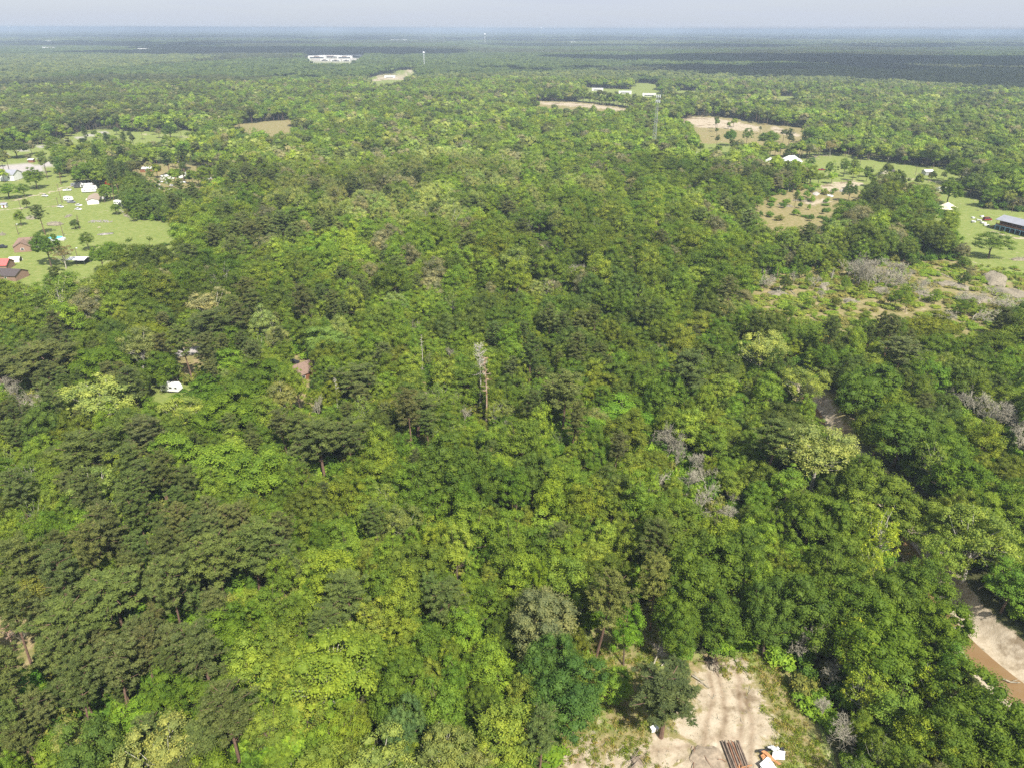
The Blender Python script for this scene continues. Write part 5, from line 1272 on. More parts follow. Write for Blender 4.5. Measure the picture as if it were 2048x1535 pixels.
for (x_, y_, rx_, ry_, h_, lb, sd) in ((1905, 572, 8, 4, 1.6, 'grey brush pile right of the brushy clearing', 21), (1990, 560, 13, 5, 2.2, 'long grey brush pile by the right edge', 22), (2030, 590, 10, 5, 2.0, 'brown brush pile below the long one at the right edge', 23), (1650, 575, 6, 3, 1.6, 'brush pile under the bleached grove', 24),
        (1760, 582, 5, 3, 1.4, 'brush pile right of the bleached grove', 25), (1700, 606, 4, 2.5, 1.3, 'small brush pile in front of the bleached grove', 26), (1848, 590, 5, 3, 1.6, 'pinkish brush pile in the middle of the brush', 27), (1560, 590, 5, 3, 1.3, 'brush pile left of the bleached grove', 28), (1950, 600, 8, 4, 1.4, 'brush pile at the lower right of the brush', 29)):
    heap('brush_pile', x_, y_, rx_, ry_, h_, M['brush'], lb, 'brush pile', sd, 90)

# --- dead pines
SN = [((960, 812), 688, .30, M['pale_bark'], 'left of the two tall dead pines, pale and bare', 31), ((972, 850), 712, .28, M['red_bark'], 'right of the two tall dead pines, reddish trunk', 32), ((676, 830), 755, .26, M['pale_bark'], 'bare pale trunk rising left of the olive pine by the cabin', 33), ((28, 1300), 1248, .18, M['red_bark'], 'small rust-red dead pine at the left edge', 34),
      ((159, 457), 430, .35, M['pole'], 'lone dead trunk standing in the mown field', 35), ((1322, 470), 440, .2, M['pale_bark'], 'thin dead trunk in the middle wood', 36), ((432, 512), 472, .2, M['pale_bark'], 'thin pale dead trunk behind the mown field', 37), ((1030, 530), 488, .25, M['pale_bark'], 'white leaning dead trunk left of the creek bend', 38), ((1662, 562), 536, .25, M['pale_bark'], 'white stump standing in the brushy clearing', 39), ((845, 745), 668, .2, M['pale_bark'], 'vine-hung dead trunk left of the twin dead pines', 40)]
for (ft, tp, r_, mt, lb, sd) in SN:
    p = G(*ft); h = hgt(ft, tp); m = MB(); snag(m, np.random.default_rng(sd), h, r_, n={31: 85, 32: 50, 34: 60}.get(sd, 14), spread={31: 3.2, 32: 2.0, 34: 1.6}.get(sd, 1.2))
    o_ = m.build('dead_pine', mt); o_.location = (p[0], p[1], 0); tag(o_, lb, 'dead tree', 'dead standing trunks')

# --- left settlement
hc, ha, hl = base2((22, 503), (74, 499))
house('brown_house', (hc[0], hc[1] + 5.5), ha, hl, 11, 2.9, 2.9, M['brick'], M['brown_roof'], 'brown brick house with brown shingle roof at the edge of the mown field', hip=2.5, wing=(-hl * .12, 3.2, 8.2, 2.4), wins=((.72, 1), (.9, 1)), door=None)
house('red_roofed_house', G(2, 537)[:2], .1, 10, 8, 2.8, 2.2, M['brick'], M['red_roof'], 'house with faded red roof at the left edge', wins=((.3, 1),))
house('dark_roofed_house', G(14, 556)[:2], -.12, 17, 9, 2.8, 2.0, M['brick'], M['dark_roof'], 'long house with dark roof just below the red roof', wins=((.3, 1), (.7, 1)))
p = G(32, 523); e = empty('dome_shelter', (p[0], p[1], 0), .2, 'white fabric dome between the brown house and the red roof', 'shelter')
th = np.linspace(0, math.pi, 13); V = []; 
for x_ in (-2.6, 0, 2.6): V += [[x_, -2.4 * math.cos(t_), 2.5 * math.sin(t_)] for t_ in th]
m = MB(); m.add(V, [[i * 13 + j, i * 13 + j + 1, (i + 1) * 13 + j + 1, (i + 1) * 13 + j] for i in range(2) for j in range(12)]); m.add(np.array(V)[:13], [list(range(13))]); m.build('cover', M['white_paint'], e)
MB().box((2.62, 0, .95), (.05, 1.6, 1.9)).build('door', M['black'], e)
p = G(160, 527); e = empty('carport', (p[0], p[1], 0), -.03, 'open carport with white metal roof below the mown field', 'carport')
MB().box((0, -1.7, 3.0), (9.4, 3.5, .12), tilt=(.2, 0, 0)).box((0, 1.7, 3.0), (9.4, 3.5, .12), tilt=(-.2, 0, 0)).build('roof', M['white_metal'], e)
for sx in (-4.3, 0, 4.3):
    for sy in (-3, 3): MB().box((sx, sy, 1.3), (.15, .15, 2.6)).build('post', M['dark_steel'], e)
MB().box((0, 3.1, 1.2), (8.6, .06, 2.4)).build('back_panel', M['dark_steel'], e)
p = G(112, 479); e = empty('swimming_pool', (p[0], p[1], 0), .12, 'turquoise pool with white rim beside the brown brick house', 'pool')
ring_ = [(3.3 * math.cos(a) * 1.15, 3.0 * math.sin(a)) for a in np.linspace(0, 2 * math.pi, 25)[:-1]]
MB().prism([(x * 1.07, y * 1.07) for x, y in ring_], 0, 1.15).build('rim', M['tower_white'], e); MB().prism(ring_, 1.10, 1.17).build('pool_water', M['pool_water'], e)
MB().box((4.6, -1.6, .55), (2.0, 3.0, 1.1)).build('deck', M['white_paint'], e)
bc, ba, bl = base2((-6, 362), (14, 363))
house('metal_barn', (G(4, 362)[0], G(4, 362)[1] + 6), .0, 20, 12, 4.8, 2.8, M['white_metal'], M['grey_roof'], 'large pale metal barn with grey roof at the left edge', cat='barn', wins=((.8, 1),), door=None)
house('mobile_home', G(190, 404)[:2], R(112), 19, 7.2, 3.0, 1.2, M['white_paint'], M['tan_roof'], 'white mobile home with tan roof behind the mown field', wins=((.2, 1), (.5, 1), (.8, 1)), cat='mobile home')
p = G(181, 407); e = empty('porch', (p[0], p[1], 0), R(22), 'small orange timber porch with white canopy in front of the mobile home', 'porch')
MB().box((0, 0, .5), (3.6, 3, 1.0)).build('deck', M['orange_wood'], e); MB().box((-.4, .8, 2.8), (3.8, 3, .1), tilt=(.08, 0, 0)).build('canopy', M['white_metal'], e)
for sx in (-1.9, 1.3): MB().box((sx, -.4, 1.9), (.1, .1, 1.8)).build('post', M['white_paint'], e)
house('white_shed', G(210, 398)[:2], R(80), 3.4, 3.4, 2.5, .8, M['white_paint'], M['grey_roof'], 'small white shed right of the mobile home', cat='shed', wins=(), door=.5)
house('white_roofed_shed', G(302, 343)[:2], R(12), 15, 8, 2.9, .9, M['wood'], M['white_metal'], 'dark open shed under a wide white metal roof in the yard', cat='shed', wins=((.3, 1), (.7, 1)))
house('long_white_home', G(348, 357)[:2], R(48), 20, 5.5, 3.0, .5, M['white_paint'], M['white_metal'], 'long white mobile home with white roof in the scrap yard', cat='mobile home', wins=((.15, 1), (.35, 1), (.6, 1), (.85, 1)))
house('garden_shed', G(64, 325)[:2], R(5), 4.2, 3.6, 2.6, .7, M['wood'], M['white_metal'], 'left of the two small dark sheds with white roofs by the concrete yard', cat='shed', wins=(), group='dark sheds with white roofs')
house('garden_shed', G(83, 323)[:2], R(-12), 4.2, 3.6, 2.6, .7, M['wood'], M['white_metal'], 'right of the two small dark sheds with white roofs by the concrete yard', cat='shed', wins=(), group='dark sheds with white roofs')
house('white_cottage', G(325, 220)[:2], R(10), 9, 7, 3.5, 1.5, M['white_paint'], M['white_metal'], 'white-roofed cottage half hidden behind the upper meadow', wins=((.3, 1),))
house('white_shed', G(10, 415)[:2], R(10), 3, 3, 2.2, .7, M['white_paint'], M['grey_roof'], 'small pale shed beside the lane at the left edge', cat='shed', wins=())
TR = 'white caravans beside the mobile home'
trailer('caravan', 179, 385, R(15), 'nearest of the white caravans behind the mobile home', 9.5, group=TR); trailer('caravan', 182, 380, R(15), 'middle white caravan behind the mobile home', 9, group=TR); trailer('caravan', 176, 375, R(14), 'farthest of the white caravans behind the mobile home', 8.5, group=TR)
for i, (x_, y_, a_) in enumerate(((152, 373, 20), (160, 371, 15), (168, 369, 12), (158, 376, 25), (175, 367, 5))):
    trailer('cargo_trailer', x_, y_, R(a_), '%s dark cargo trailer in the row behind the caravans' % ('leftmost', 'second', 'middle', 'nearest', 'rightmost')[i], 6.5, 'trailer', 'dark cargo trailers in a row', M['dark_steel'] if i % 2 else M['grey_car'], 2.0)
trailer('camper', 138, 402, R(-12), 'white camper parked beside the grey pickup on the short lane', 6, 'camper')
trailer('caravan', 345, 782, R(-8), 'white caravan under the oaks in the wood', 6.5)
trailer('white_bus', 238, 410, R(-15), 'white shuttered trailer at the corner of the field by the trees', 6, 'trailer'); trailer('cargo_trailer', 245, 414, R(-25), 'black-and-white box trailer at the field corner', 4.5, 'trailer', None, M['dark_car'], 2.0)
CG = 'cars parked around the settlement'
for (x_, y_, a_, pt, kd, lb) in ((121, 415, -25, 'white_car', 'car', 'white car on the grass at the end of the short lane'), (158, 412, -20, 'white_car', 'car', 'white car left of the mobile home'), (157, 420, -20, 'white_car', 'car', 'white boat-like car below the other white car'), (143, 406, -8, 'grey_car', 'pickup', 'dark grey pickup beside the camper'),
        (90, 393, -20, 'white_car', 'car', 'white car half under the tree on the long lane'), (135, 382, 20, 'white_car', 'pickup', 'white pickup at the end of the long lane'), (265, 361, -15, 'dark_car', 'car', 'dark car on the track in the yard'), (4, 496, 8, 'dark_car', 'pickup', 'black pickup left of the brown brick house'),
        (1643, 341, -5, 'red_car', 'pickup', 'red pickup with white shell beside the lawn'), (1806, 357, -8, 'white_car', 'car', 'white car on the drive right of the cream bungalow'), (1974, 441, 10, 'red_car', 'van', 'dark red van beside the blue house'), (1995, 455, -8, 'grey_car', 'pickup', 'dark open truck in front of the blue house'),
        (1838, 378, -10, 'white_car', 'car', 'white car under the trees below the bungalow'), (586, 726, 0, 'dark_car', 'car', 'black car beside the brown-roofed cabin'), (1636, 220, 0, 'white_car', 'van', 'white van in the far right wood'), (1682, 262, 20, 'white_car', 'van', 'white van behind the tree line'), (320, 365, 20, 'white_car', 'car', 'white car in the scrap yard'), (258, 350, 10, 'grey_car', 'car', 'grey car at the left of the yard')):
    car('pickup_truck' if kd == 'pickup' else 'van' if kd == 'van' else 'parked_car', x_, y_, R(a_), M[pt], lb, {'pickup': 'pickup', 'van': 'van', 'car': 'car'}[kd], kd, CG)
g = np.random.default_rng(8)
WH = [(285, 341, 'pale'), (315, 372, ''), (322, 378, ''), (335, 367, ''), (345, 372, ''), (365, 366, ''), (372, 356, ''), (340, 380, ''), (265, 376, ''), (255, 358, ''), (243, 365, ''), (355, 325, ''), (368, 330, ''), (420, 358, ''), (412, 360, '')]
HN = ['beside the white-roofed shed', 'at the near end of the long white home', 'just below the long white home', 'against the long white home', 'in the middle of the scrap', 'at the far end of the long white home', 'behind the long white home', 'nearest the tree edge', 'on the near side of the yard', 'by the yard track', 'left of the yard track', 'behind the yard among trees', 'under the trees behind the long home', 'in the small clearing to the right', 'left in the small clearing to the right']
for (x_, y_, _), hn in zip(WH, HN):
    p = G(x_, y_); e = empty('scrap_heap', (p[0], p[1], 0), g.uniform(0, 3), 'pale scrap heap ' + hn, 'scrap heap', 'pale scrap in the yard')
    for k in range(4):
        MB().box((g.uniform(-1.6, 1.6), g.uniform(-1.2, 1.2), .5 + .3 * g.random()), (g.uniform(1, 2.6), g.uniform(.8, 1.8), g.uniform(.5, 1.1)), g.uniform(0, 3), tilt=(g.normal() * .15, g.normal() * .15, 0)).build('scrap_piece', M[('white_metal', 'white_paint', 'galv', 'grey_roof')[int(g.integers(4))]], e)
for (x_, y_, rx_, ry_, h_, mt, lb, ct, sd) in ((110, 449, 5.2, 3.6, 1.3, 'brush', 'grey brush pile in the mown field', 'brush pile', 41), (63, 437, 4.2, 3, 1.2, 'brush', 'brush pile between the bush and the lone pine in the field', 'brush pile', 42), (148, 446, 3, 1.6, .9, 'brush', 'small dark brush pile left of the lone dead trunk', 'brush pile', 43), (212, 468, 4.2, 2.2, .35, 'ash', 'burnt ash pile in the middle of the mown field', 'ash pile', 44),
        (136, 433, 3.5, 1.5, .5, 'brush', 'low brush pile behind the lone dead trunk', 'brush pile', 45), (262, 432, 5, 3, 1.0, 'brush', 'brush pile at the corner of the field', 'brush pile', 46), (5, 470, 2, 1.4, .8, 'brush', 'small heap at the left edge of the field', 'brush pile', 47), (1632, 388, 7, 2.4, .7, 'concrete', 'heap of broken white rubble on the dump strip', 'rubble heap', 48), (1685, 382, 6, 2.0, .7, 'concrete', 'pale rubble heap at the far end of the dump strip', 'rubble heap', 49),
        (1570, 412, 6, 2.2, 1.0, 'brush', 'brush pile on the dump strip', 'brush pile', 50), (1600, 402, 5, 1.8, .9, 'brush', 'second brush pile on the dump strip', 'brush pile', 51), (1660, 392, 3, 1.6, .8, 'white_metal', 'white scrap heap right on the dump strip', 'scrap heap', 52), (2040, 520, 5, 2, 1.0, 'brush', 'dark brush pile at the right edge of the yard', 'brush pile', 53)):
    heap('ash_pile' if 'ash' in lb else 'rubble_heap' if 'rubble' in lb else 'brush_pile' if 'brush' in lb else 'earth_heap' if 'small heap' in lb else 'scrap_heap', x_, y_, rx_, ry_, h_, M[mt], lb, ct, sd, 50 if mt in ('brush',) else 14, M['dark_steel'] if mt == 'ash' else None)
m = MB()
for i in range(9):
    for j in range(3):
        if g.random() < .8: m.box(((i - 4) * 1.7 + g.normal() * .3, (j - 1) * 2.0 + g.normal() * .3, .12), (1.2, .9, .3), g.uniform(0, 3))
o_ = m.build('garden_bed', M['ash']); p = G(204, 443); o_.location = (p[0], p[1], 0); tag(o_, 'rectangular bed marked out with pale stones in the mown field', 'garden bed')
for (x_, y_, ty, lb, lm) in ((37, 469, 448, 'utility pole behind the brown brick house', 1), (127, 472, 443, 'utility pole behind the turquoise pool', 0), (155, 516, 496, 'lamp pole beside the white carport roof', 1), (117, 472 - 60, 395, 'short pole by the short lane', 0), (43, 421, 398, 'utility pole between the two lanes', 0), (124, 448 - 42, 368, 'pole at the lane end beside the trailers', 0),
        (1745, 347, 330, 'utility pole left of the cream bungalow', 0), (1830, 352, 332, 'utility pole behind the bungalow drive', 0), (1856, 366, 344, 'utility pole beside the small white shed', 0), (1719, 333, 318, 'pole at the lawn edge', 0), (2023, 425, 403, 'utility pole behind the blue house', 0), (478, 130, 118, 'tall pole beside the far road', 0)):
    pole(x_, y_, hgt((x_, y_), ty), lb, bool(lm))
# fence with shrubs at the near side of the field
A, B = np.array(G(262, 508)[:2]), np.array(G(352, 488)[:2]); e = empty('field_fence', (A[0], A[1], 0), math.atan2(*(B - A)[::-1]), 'low wire fence overgrown with small bushes on the near side of the field', 'fence'); L_ = np.linalg.norm(B - A)
for i in range(int(L_ / 4) + 1): MB().box((i * 4, 0, .6), (.12, .12, 1.25)).build('post', M['pole'], e)
m = MB()
for zz in (.4, .8, 1.15): m.tube([[0, 0, zz], [L_, 0, zz]], [.02, .02], 4)
m.build('wire', M['galv'], e)
for i, f in enumerate(np.linspace(.02, .98, 14)):
    q = A * (1 - f) + B * f; ob = link('bush', BUSH[i % 6], None, None, (.07, .12, .025)); ob.location = (q[0], q[1], 0); s_ = g.uniform(.35, .65); ob.scale = (s_, s_, s_)
    tag(ob, 'small dark bush on the wire fence, %s from the left' % ['first', 'second', 'third', 'fourth', 'fifth', 'sixth', 'seventh', 'eighth', 'ninth', 'tenth', 'eleventh', 'twelfth', 'thirteenth', 'fourteenth'][i], 'bush', 'bushes along the field fence')

# --- cabin quarter in the wood
house('brown_roofed_cabin', G(604, 752)[:2], R(50), 9.5, 8, 2.8, 2.2, M['wood'], M['brown_roof'], 'brown-roofed cabin in the middle of the left wood', wins=((.3, 1),))
0 and house('brown_roofed_shed', G(745, 728)[:2], R(-28), 9, 5, 2.6, 1.6, M['wood'], M['brown_roof'], 'brown shed roof glimpsed behind the olive pine', cat='shed', wins=())
0 and house('pale_roofed_cabin', G(518, 690)[:2], R(15), 8, 6, 2.8, 1.2, M['white_paint'], M['white_metal'], 'pale cabin roof among the oaks right of the short street', wins=((.5, 1),))
0 and house('brown_roofed_shed', G(535, 860)[:2], R(-30), 6, 4, 2.4, 1.3, M['wood'], M['brown_roof'], 'small brown shed roof beside the bright crowns', cat='shed', wins=())
house('grey_roofed_cabin', G(300, 720)[:2], R(20), 9, 6, 2.7, 1.4, M['brick'], M['red_roof'], 'reddish roof glimpsed left of the short street', wins=())
A, B = np.array(G(575, 690)[:2]), np.array(G(592, 706)[:2]); e = empty('board_fence', (A[0], A[1], 0), math.atan2(*(B - A)[::-1]), 'orange board fence behind the brown-roofed cabin', 'fence'); L_ = float(np.linalg.norm(B - A))
MB().box((L_ / 2, 0, .95), (L_, .06, 1.9)).build('boards', M['orange_fence'], e)
for i in range(int(L_ / 2.4) + 1): MB().box((i * 2.4, .1, 1.0), (.12, .12, 2.1)).build('post', M['orange_fence'], e)
heap('scrap_heap', 570, 738, 3, 2, .8, M['galv'], 'dark clutter beside the black car', 'scrap heap', 61, 30, M['dark_steel'])


# --- right settlement
hc, ha, hl = base2((1990, 458), (2046, 472)); u_ = np.array([math.cos(ha), math.sin(ha)]); v_ = np.array([-math.sin(ha), math.cos(ha)]); L_ = 26.0
o0 = np.array(G(1990, 458)[:2]) + u_ * L_ / 2 + v_ * 5.5
e = empty('blue_house', (o0[0], o0[1], 0), ha, 'blue two-storey house on stilts with grey metal roof and long porch', 'house')
MB().box((0, 1.2, 4.3), (L_, 8.4, 3.0)).build('wall', M['wood'], e); MB().box((L_ * .28, -3.1, 4.3), (L_ * .43, .3, 3.0)).build('blue_wall', M['blue'], e)
MB().box((0, -.6, 2.65), (L_ + .4, 11.4, .3)).build('porch_floor', M['blue'], e)
m = MB(); x, y = L_ / 2 + .8, 6.6; A8 = np.array([[-x, -y, 5.7], [x, -y, 5.7], [x, y, 5.7], [-x, y, 5.7], [-x, 0, 8.0], [x, 0, 8.0]]); A8 = np.vstack([A8 + [0, 0, .15], A8])
m.add(A8, [[0, 1, 5, 4], [2, 3, 4, 5], [6, 10, 11, 7], [8, 11, 10, 9], [0, 6, 7, 1], [2, 8, 9, 3], [0, 4, 10, 6], [4, 3, 9, 10], [1, 7, 11, 5], [5, 11, 8, 2]]); m.build('roof', M['grey_roof'], e)
for i in range(9):
    MB().box((-L_ / 2 + .2 + i * (L_ - .4) / 8, -6.1, 1.25), (.3, .3, 2.5)).build('stilt', M['blue'], e); MB().box((-L_ / 2 + .2 + i * (L_ - .4) / 8, -6.1, 4.2), (.14, .14, 2.9)).build('porch_post', M['wood'], e)
MB().box((0, -6.15, 3.4), (L_, .06, .8)).build('railing', M['wood'], e); MB().box((0, 2.5, 1.25), (L_ * .96, 5, 2.5)).build('lower_wall', M['black'], e)
for x_ in (3.0, 5.2, 8.2): MB().box((MB and x_, -3.29, 4.5), (1.1, .08, 1.2)).build('window', M['glass'], e)
MB().box((-L_ / 2 - 2.2, -4.6, 1.35), (4.8, 1.3, .22), tilt=(0, -.6, 0)).build('stairs', M['orange_wood'], e)
house('cream_bungalow', G(1774, 349)[:2], R(62), 14, 10, 2.8, 2.4, M['cream'], M['dark_roof'], 'cream bungalow with dark brown roof on the right lawn', wins=((.3, 1), (.7, 1)))
house('white_farmhouse', G(1580, 327)[:2], R(20), 15, 10, 3.2, 3.6, M['white_paint'], M['white_metal'], 'white farmhouse with pale pyramid roof at the left end of the lawn', hip=4.5, wing=(2.5, 4, 6, 2.0), wins=((.1, 1),))
house('white_garage', G(1590, 330)[:2], R(35), 9, 7, 2.8, 1.6, M['white_paint'], M['white_metal'], 'white garage on the right side of the white farmhouse', cat='garage', wins=())
house('brown_roofed_barn', G(1556, 325)[:2], R(10), 10, 7, 2.8, 1.5, M['white_paint'], M['brown_roof'], 'low barn with rusty brown roof left of the white farmhouse', cat='barn', wins=((.3, 1),))
house('white_shed', G(1533, 325)[:2], R(15), 8, 5, 2.6, 1.2, M['white_paint'], M['white_metal'], 'pale green-white shed farthest left of the farmhouse', cat='shed', wins=((.5, 1),))
house('white_shed', G(1854, 350)[:2], R(5), 7, 6, 3.2, 1.0, M['galv'], M['white_metal'], 'small open shed with white roof on the right lawn', cat='shed', wins=())
p = G(1890, 424); e = empty('tent_shelter', (p[0], p[1], 0), R(35), 'large pale peaked tent roof among the trees left of the blue house', 'tent')
m = MB(); x, y = 6.5, 5; m.add([[-x, -y, 2.8], [x, -y, 2.8], [x, y, 2.8], [-x, y, 2.8], [-1.5, 0, 6.2], [1.5, 0, 6.2]], [[0, 1, 5, 4], [2, 3, 4, 5]]); m.add([[-x, -y, 2.8], [x, -y, 2.8], [x, y, 2.8], [-x, y, 2.8], [-1.5, 0, 6.2], [1.5, 0, 6.2]], [[1, 2, 5], [3, 0, 4]]); m.build('canopy', M['cream'], e)
for sx in (-1, 1):
    for sy in (-1, 1): MB().tube([[sx * x, sy * y, 0], [sx * x, sy * y, 2.8]], [.1, .1], 6).build('post', M['galv'], e)
house('white_shed', G(1880, 382)[:2], R(20), 6, 3, 2.4, .6, M['white_paint'], M['white_metal'], 'white shed at the edge of the big round oaks', cat='shed', wins=())
p = G(1383, 311); MBb = MB().box((0, 0, .9), (15, 1.6, 1.8), 0); o_ = MBb.build('storage_container', M['white_metal']); MB().box((0, -.83, .9), (14.6, .06, 1.5)).build('side_panel', M['tower_white'], o_); o_.location = (p[0], p[1], 0); o_.rotation_euler = (0, 0, R(35)); tag(o_, 'long white container on the edge of the olive field', 'container')
for i, (x_, y_) in enumerate(((1950, 437), (1957, 442), (1966, 447), (1960, 434), (1972, 452), (1946, 445))):
    p = G(x_, y_); e = empty('scrap_heap', (p[0], p[1], 0), i, '%s pale scrap heap left of the blue house' % ('first', 'second', 'third', 'fourth', 'fifth', 'sixth')[i], 'scrap heap', 'pale scrap by the blue house')
    for k in range(4): MB().box((g.uniform(-1.3, 1.3), g.uniform(-1, 1), .5), (g.uniform(.8, 2), g.uniform(.6, 1.4), g.uniform(.5, 1)), g.uniform(0, 3)).build('scrap_piece', M[('white_metal', 'galv', 'white_paint')[k % 3]], e)
house('white_house', G(2022, 250)[:2], R(60), 13, 8, 3.5, 2.5, M['white_paint'], M['white_metal'], 'white house deep in the wood near the right edge', wins=((.4, 1),))

# --- lattice mast
ft = (1306, 318); p = G(*ft); h = hgt(ft, 190); e = empty('lattice_mast', (p[0], p[1], 0), .3, 'tall grey lattice mast with white antennas above the middle wood', 'mast')
def lattice(e, h, w0, w1, mt, n, rr_=.11, br_=.06):
    c3 = [(math.cos(a), math.sin(a)) for a in (.5, .5 + 2.094, .5 + 4.188)]
    for cx_, cy_ in c3: MB().tube([[cx_ * w0, cy_ * w0, 0], [cx_ * w1, cy_ * w1, h]], [rr_, rr_ * .7], 5).build('leg', mt, e)
    m = MB()
    for i in range(n):
        z0, z1 = h * i / n, h * (i + 1) / n; a0 = w0 + (w1 - w0) * i / n; a1 = w0 + (w1 - w0) * (i + 1) / n
        for k in range(3):
            A_2, B_2 = c3[k], c3[(k + 1) % 3]
            m.tube([[A_2[0] * a0, A_2[1] * a0, z0], [B_2[0] * a1, B_2[1] * a1, z1]], [br_] * 2, 4); m.tube([[B_2[0] * a0, B_2[1] * a0, z0], [A_2[0] * a1, A_2[1] * a1, z1]], [br_] * 2, 4); m.tube([[A_2[0] * a1, A_2[1] * a1, z1], [B_2[0] * a1, B_2[1] * a1, z1]], [br_] * 2, 4)
    m.build('bracing', mt, e)
lattice(e, h, 2.7, .8, M['galv'], 22, .13, .055)
for zz in (h - 1.2, h - 5.5):
    for a in np.linspace(0, 2 * math.pi, 7)[:-1]: MB().box((math.cos(a) * 1.9, math.sin(a) * 1.9, zz), (.5, .45, 2.5), a).build('antenna', M['tower_white'], e)
    MB().tube([[0, 0, zz - .1], [0, 0, zz + .1]], [1.9, 1.9], 12, cap=True).build('platform', M['galv'], e)

# --- far buildings
def watertower(px, py_foot, z_top, rad, label, scale=1):
    p = G(px, py_foot); e = empty('water_tower', (p[0], p[1], 0), 0, label, 'water tower', 'pale water towers')
    V, F = subdiv(*ICO1); MB().add(V * [rad, rad, rad * .8] + [0, 0, z_top - rad * .8], F).build('tank', M['tower_white'], e, smooth=True)
    MB().tube([[0, 0, 0], [0, 0, z_top * .12], [0, 0, z_top * .75], [0, 0, z_top - rad]], [rad * .45, rad * .22, rad * .2, rad * .5], 10).build('stem', M['tower_white'], e)
watertower(849, 141, 50, 3.6, 'pale bulb water tower above the middle distance'); watertower(1082, 72, 126, 15, 'tiny pale water tower on the skyline right of the thin mast'); watertower(1109, 72, 122, 11, 'smaller pale water tower on the skyline'); watertower(21, 70, 122, 14, 'tiny pale water tower on the skyline at the left'); watertower(970, 90, 78, 9, 'pale funnel-shaped tower in the far haze'); watertower(1633, 75, 120, 9, 'faint pale tower on the right skyline')
for (x_, fy, ty, lb) in ((862, 90, 68, 'left of the two thin far masts'), (888, 90, 69, 'right of the two thin far masts'), (1069, 66, 40, 'faint tall mast rising above the skyline')):
    p = G(x_, fy); e = empty('radio_mast', (p[0], p[1], 0), 0, lb, 'mast', 'thin far radio masts'); hh = hgt((x_, fy), ty); lattice(e, hh, 2.2, 1.2, M['galv'], 12, .5, .25)
FB = [(635, 117, 70, 26), (662, 116, 95, 30), (690, 117, 60, 25), (708, 115, 70, 22), (650, 122, 30, 14), (672, 123, 36, 14), (693, 123, 26, 14), (615, 121, 24, 14)]
FN = ['leftmost large', 'second large', 'third large', 'rightmost large', 'small left', 'small middle', 'small right', 'smallest leftmost']
for (x_, y_, L_, W_), nm in zip(FB, FN):
    p = G(x_, y_); e = empty('store_building', (p[0], p[1], 0), .03, nm + ' flat-roofed store of the far shopping plaza', 'store', 'flat white stores in the far plaza'); h_ = 9 if L_ > 50 else 6
    MB().box((0, 0, h_ / 2), (L_, W_, h_)).build('wall', M['white_paint'], e); MB().box((0, 0, h_ + .3), (L_ + .6, W_ + .6, .6)).build('roof', M['white_metal'], e)
    MB().box((0, -W_ / 2 - .2, h_ * .35), (L_ * .8, .3, h_ * .5)).build('shop_front', M['glass'], e); MB().box((0, -W_ / 2 - .35, h_ * .8), (L_ * .3, .3, h_ * .25)).build('fascia', M['brick'], e)
    for k in range(3): MB().box(((k - 1) * L_ * .28, 2, h_ + 1.3), (3, 3, 1.4)).build('roof_unit', M['galv'], e)
FB2 = [(100, 104, 60, 12, 'long white warehouse in the left distance'), (98, 88, 40, 20, 'small white building in the far left haze'), (288, 107, 46, 12, 'thin white building in the left haze'), (262, 103, 16, 14, 'pale speck of a building left of the thin white one'), (472, 130, 30, 12, 'white roof beside the tall pole'),
       (800, 85, 160, 30, 'long pale school-like building in the far haze'), (840, 84, 120, 30, 'reddish-roofed long building in the far haze'), (930, 84, 60, 20, 'pale arched building in the far haze'), (890, 138, 26, 12, 'white roof right of the water tower'), (1146, 90, 40, 24, 'white building in the far right haze'), (1512, 68, 90, 40, 'faint pale plant near the right skyline'),
       (1195, 182, 22, 5, 'leftmost white storage row by the wood edge'), (1250, 188, 24, 5, 'middle white storage row'), (1298, 193, 24, 5, 'rightmost white storage row behind the mast'), (780, 156, 26, 12, 'white truck depot on the far highway'), (815, 165, 18, 9, 'white shed at the near end of the far highway')]
for (x_, y_, L_, W_, lb) in FB2:
    p = G(x_, y_); e = empty('flat_roofed_building', (p[0], p[1], 0), -.12 if 1190 < x_ < 1310 else .02, lb, 'building'); h_ = 8 if L_ > 30 else 4.5
    if y_ < 108: h_ = 21
    MB().box((0, 0, h_ / 2), (L_, W_, h_)).build('wall', M['white_paint'], e); MB().box((0, 0, h_ + .3), (L_ + .5, W_ + .5, .6)).build('roof', M['red_roof'] if 'reddish' in lb else M['white_metal'], e)
    MB().box((0, -W_ / 2 - .2, h_ * .4), (L_ * .7, .3, h_ * .3)).build('window_band', M['glass'], e)
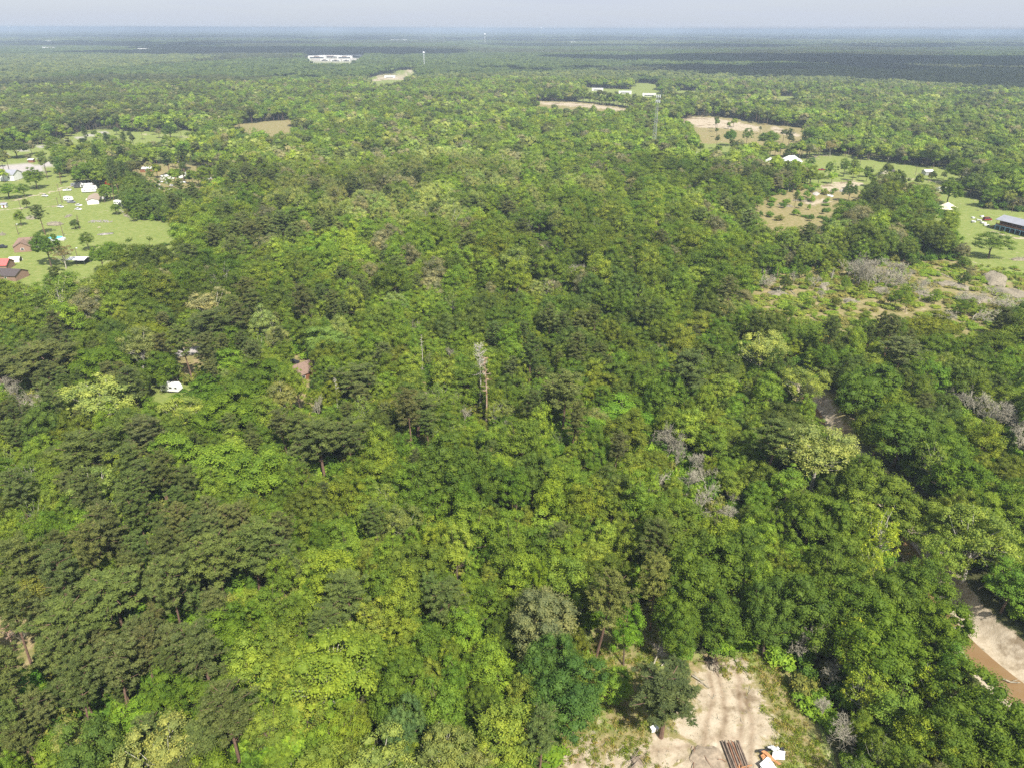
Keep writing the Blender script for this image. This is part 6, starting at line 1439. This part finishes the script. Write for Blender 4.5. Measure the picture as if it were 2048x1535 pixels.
# ---------------------------------------------------------------- haze and clouds
hz = MB().box((0, 8000, (118 - 8) / 2), (110000, 110000, 126))
hzm = D.materials.new('haze_air'); hzm.use_nodes = True
t = hzm.node_tree
for n in list(t.nodes): t.nodes.remove(n)
ou = t.nodes.new('ShaderNodeOutputMaterial'); pv = t.nodes.new('ShaderNodeVolumePrincipled')
pv.inputs['Color'].default_value = (.66, .81, 1.0, 1); pv.inputs['Density'].default_value = 1.45e-4; pv.inputs['Anisotropy'].default_value = 0.1
t.links.new(pv.outputs[0], ou.inputs['Volume'])
hb = hz.build('haze', hzm); hb['kind'] = 'stuff'; hb['label'] = 'pale blue haze over the far wood'

M['cloud'] = mat('cloud_white', (.9, .9, .9), 1, 0)
def cloud(px, py, wx, wy, seed, H=1500, n=16):
    """cumulus whose shadow falls on the ground seen at px, py"""
    p = G(px, py); k = H / math.tan(R(SUN_EL)); hx = sun_vec.x / math.hypot(sun_vec.x, sun_vec.y); hy = sun_vec.y / math.hypot(sun_vec.x, sun_vec.y)
    g = np.random.default_rng(seed); c = MB()
    Vb, Fb = subdiv(*ICO1)
    for i in range(n):
        q = g.uniform(-.5, .5, 2) * [wx, wy]; r_ = min(wx, wy) * g.uniform(.15, .32)
        V = Vb * (r_ * (1 + .12 * np.sin(9 * Vb[:, :1] + i) * np.cos(8 * Vb[:, 1:2]))) * [1.3, 1.1, .35]
        V[:, 2] = np.maximum(V[:, 2], -.08 * r_); c.add(V + [q[0], q[1], 0], Fb)
    o_ = c.build('cloud', M['cloud'], smooth=True); o_.location = (p[0] + hx * k, p[1] + hy * k, H); o_['kind'] = 'structure'
cloud(1320, 124, 700, 420, 1, n=18); cloud(1640, 124, 1200, 560, 2, n=30); cloud(1960, 130, 1200, 700, 3, n=30)
cloud(1780, 154, 1000, 480, 4, n=34); cloud(2060, 168, 800, 560, 5, n=34); cloud(1480, 148, 500, 180, 6, n=8); cloud(1150, 150, 420, 160, 7, n=7)
cloud(560, 108, 1300, 900, 8, n=34); cloud(770, 112, 600, 500, 9, n=8); cloud(60, 94, 2200, 900, 10, n=14); cloud(330, 90, 2400, 800, 11, n=12)
cloud(1250, 96, 1800, 700, 12, n=12); cloud(1650, 96, 2600, 800, 13, n=14); cloud(1980, 92, 2600, 1000, 14, n=14); cloud(900, 84, 3200, 1100, 15, n=14)
cloud(500, 78, 4200, 1500, 16, n=14); cloud(1350, 80, 4200, 1400, 17, n=14); cloud(1800, 78, 5200, 1700, 18, n=14); cloud(120, 76, 5000, 1700, 19, n=14); cloud(700, 168, 380, 110, 20, n=6)
print('script done')
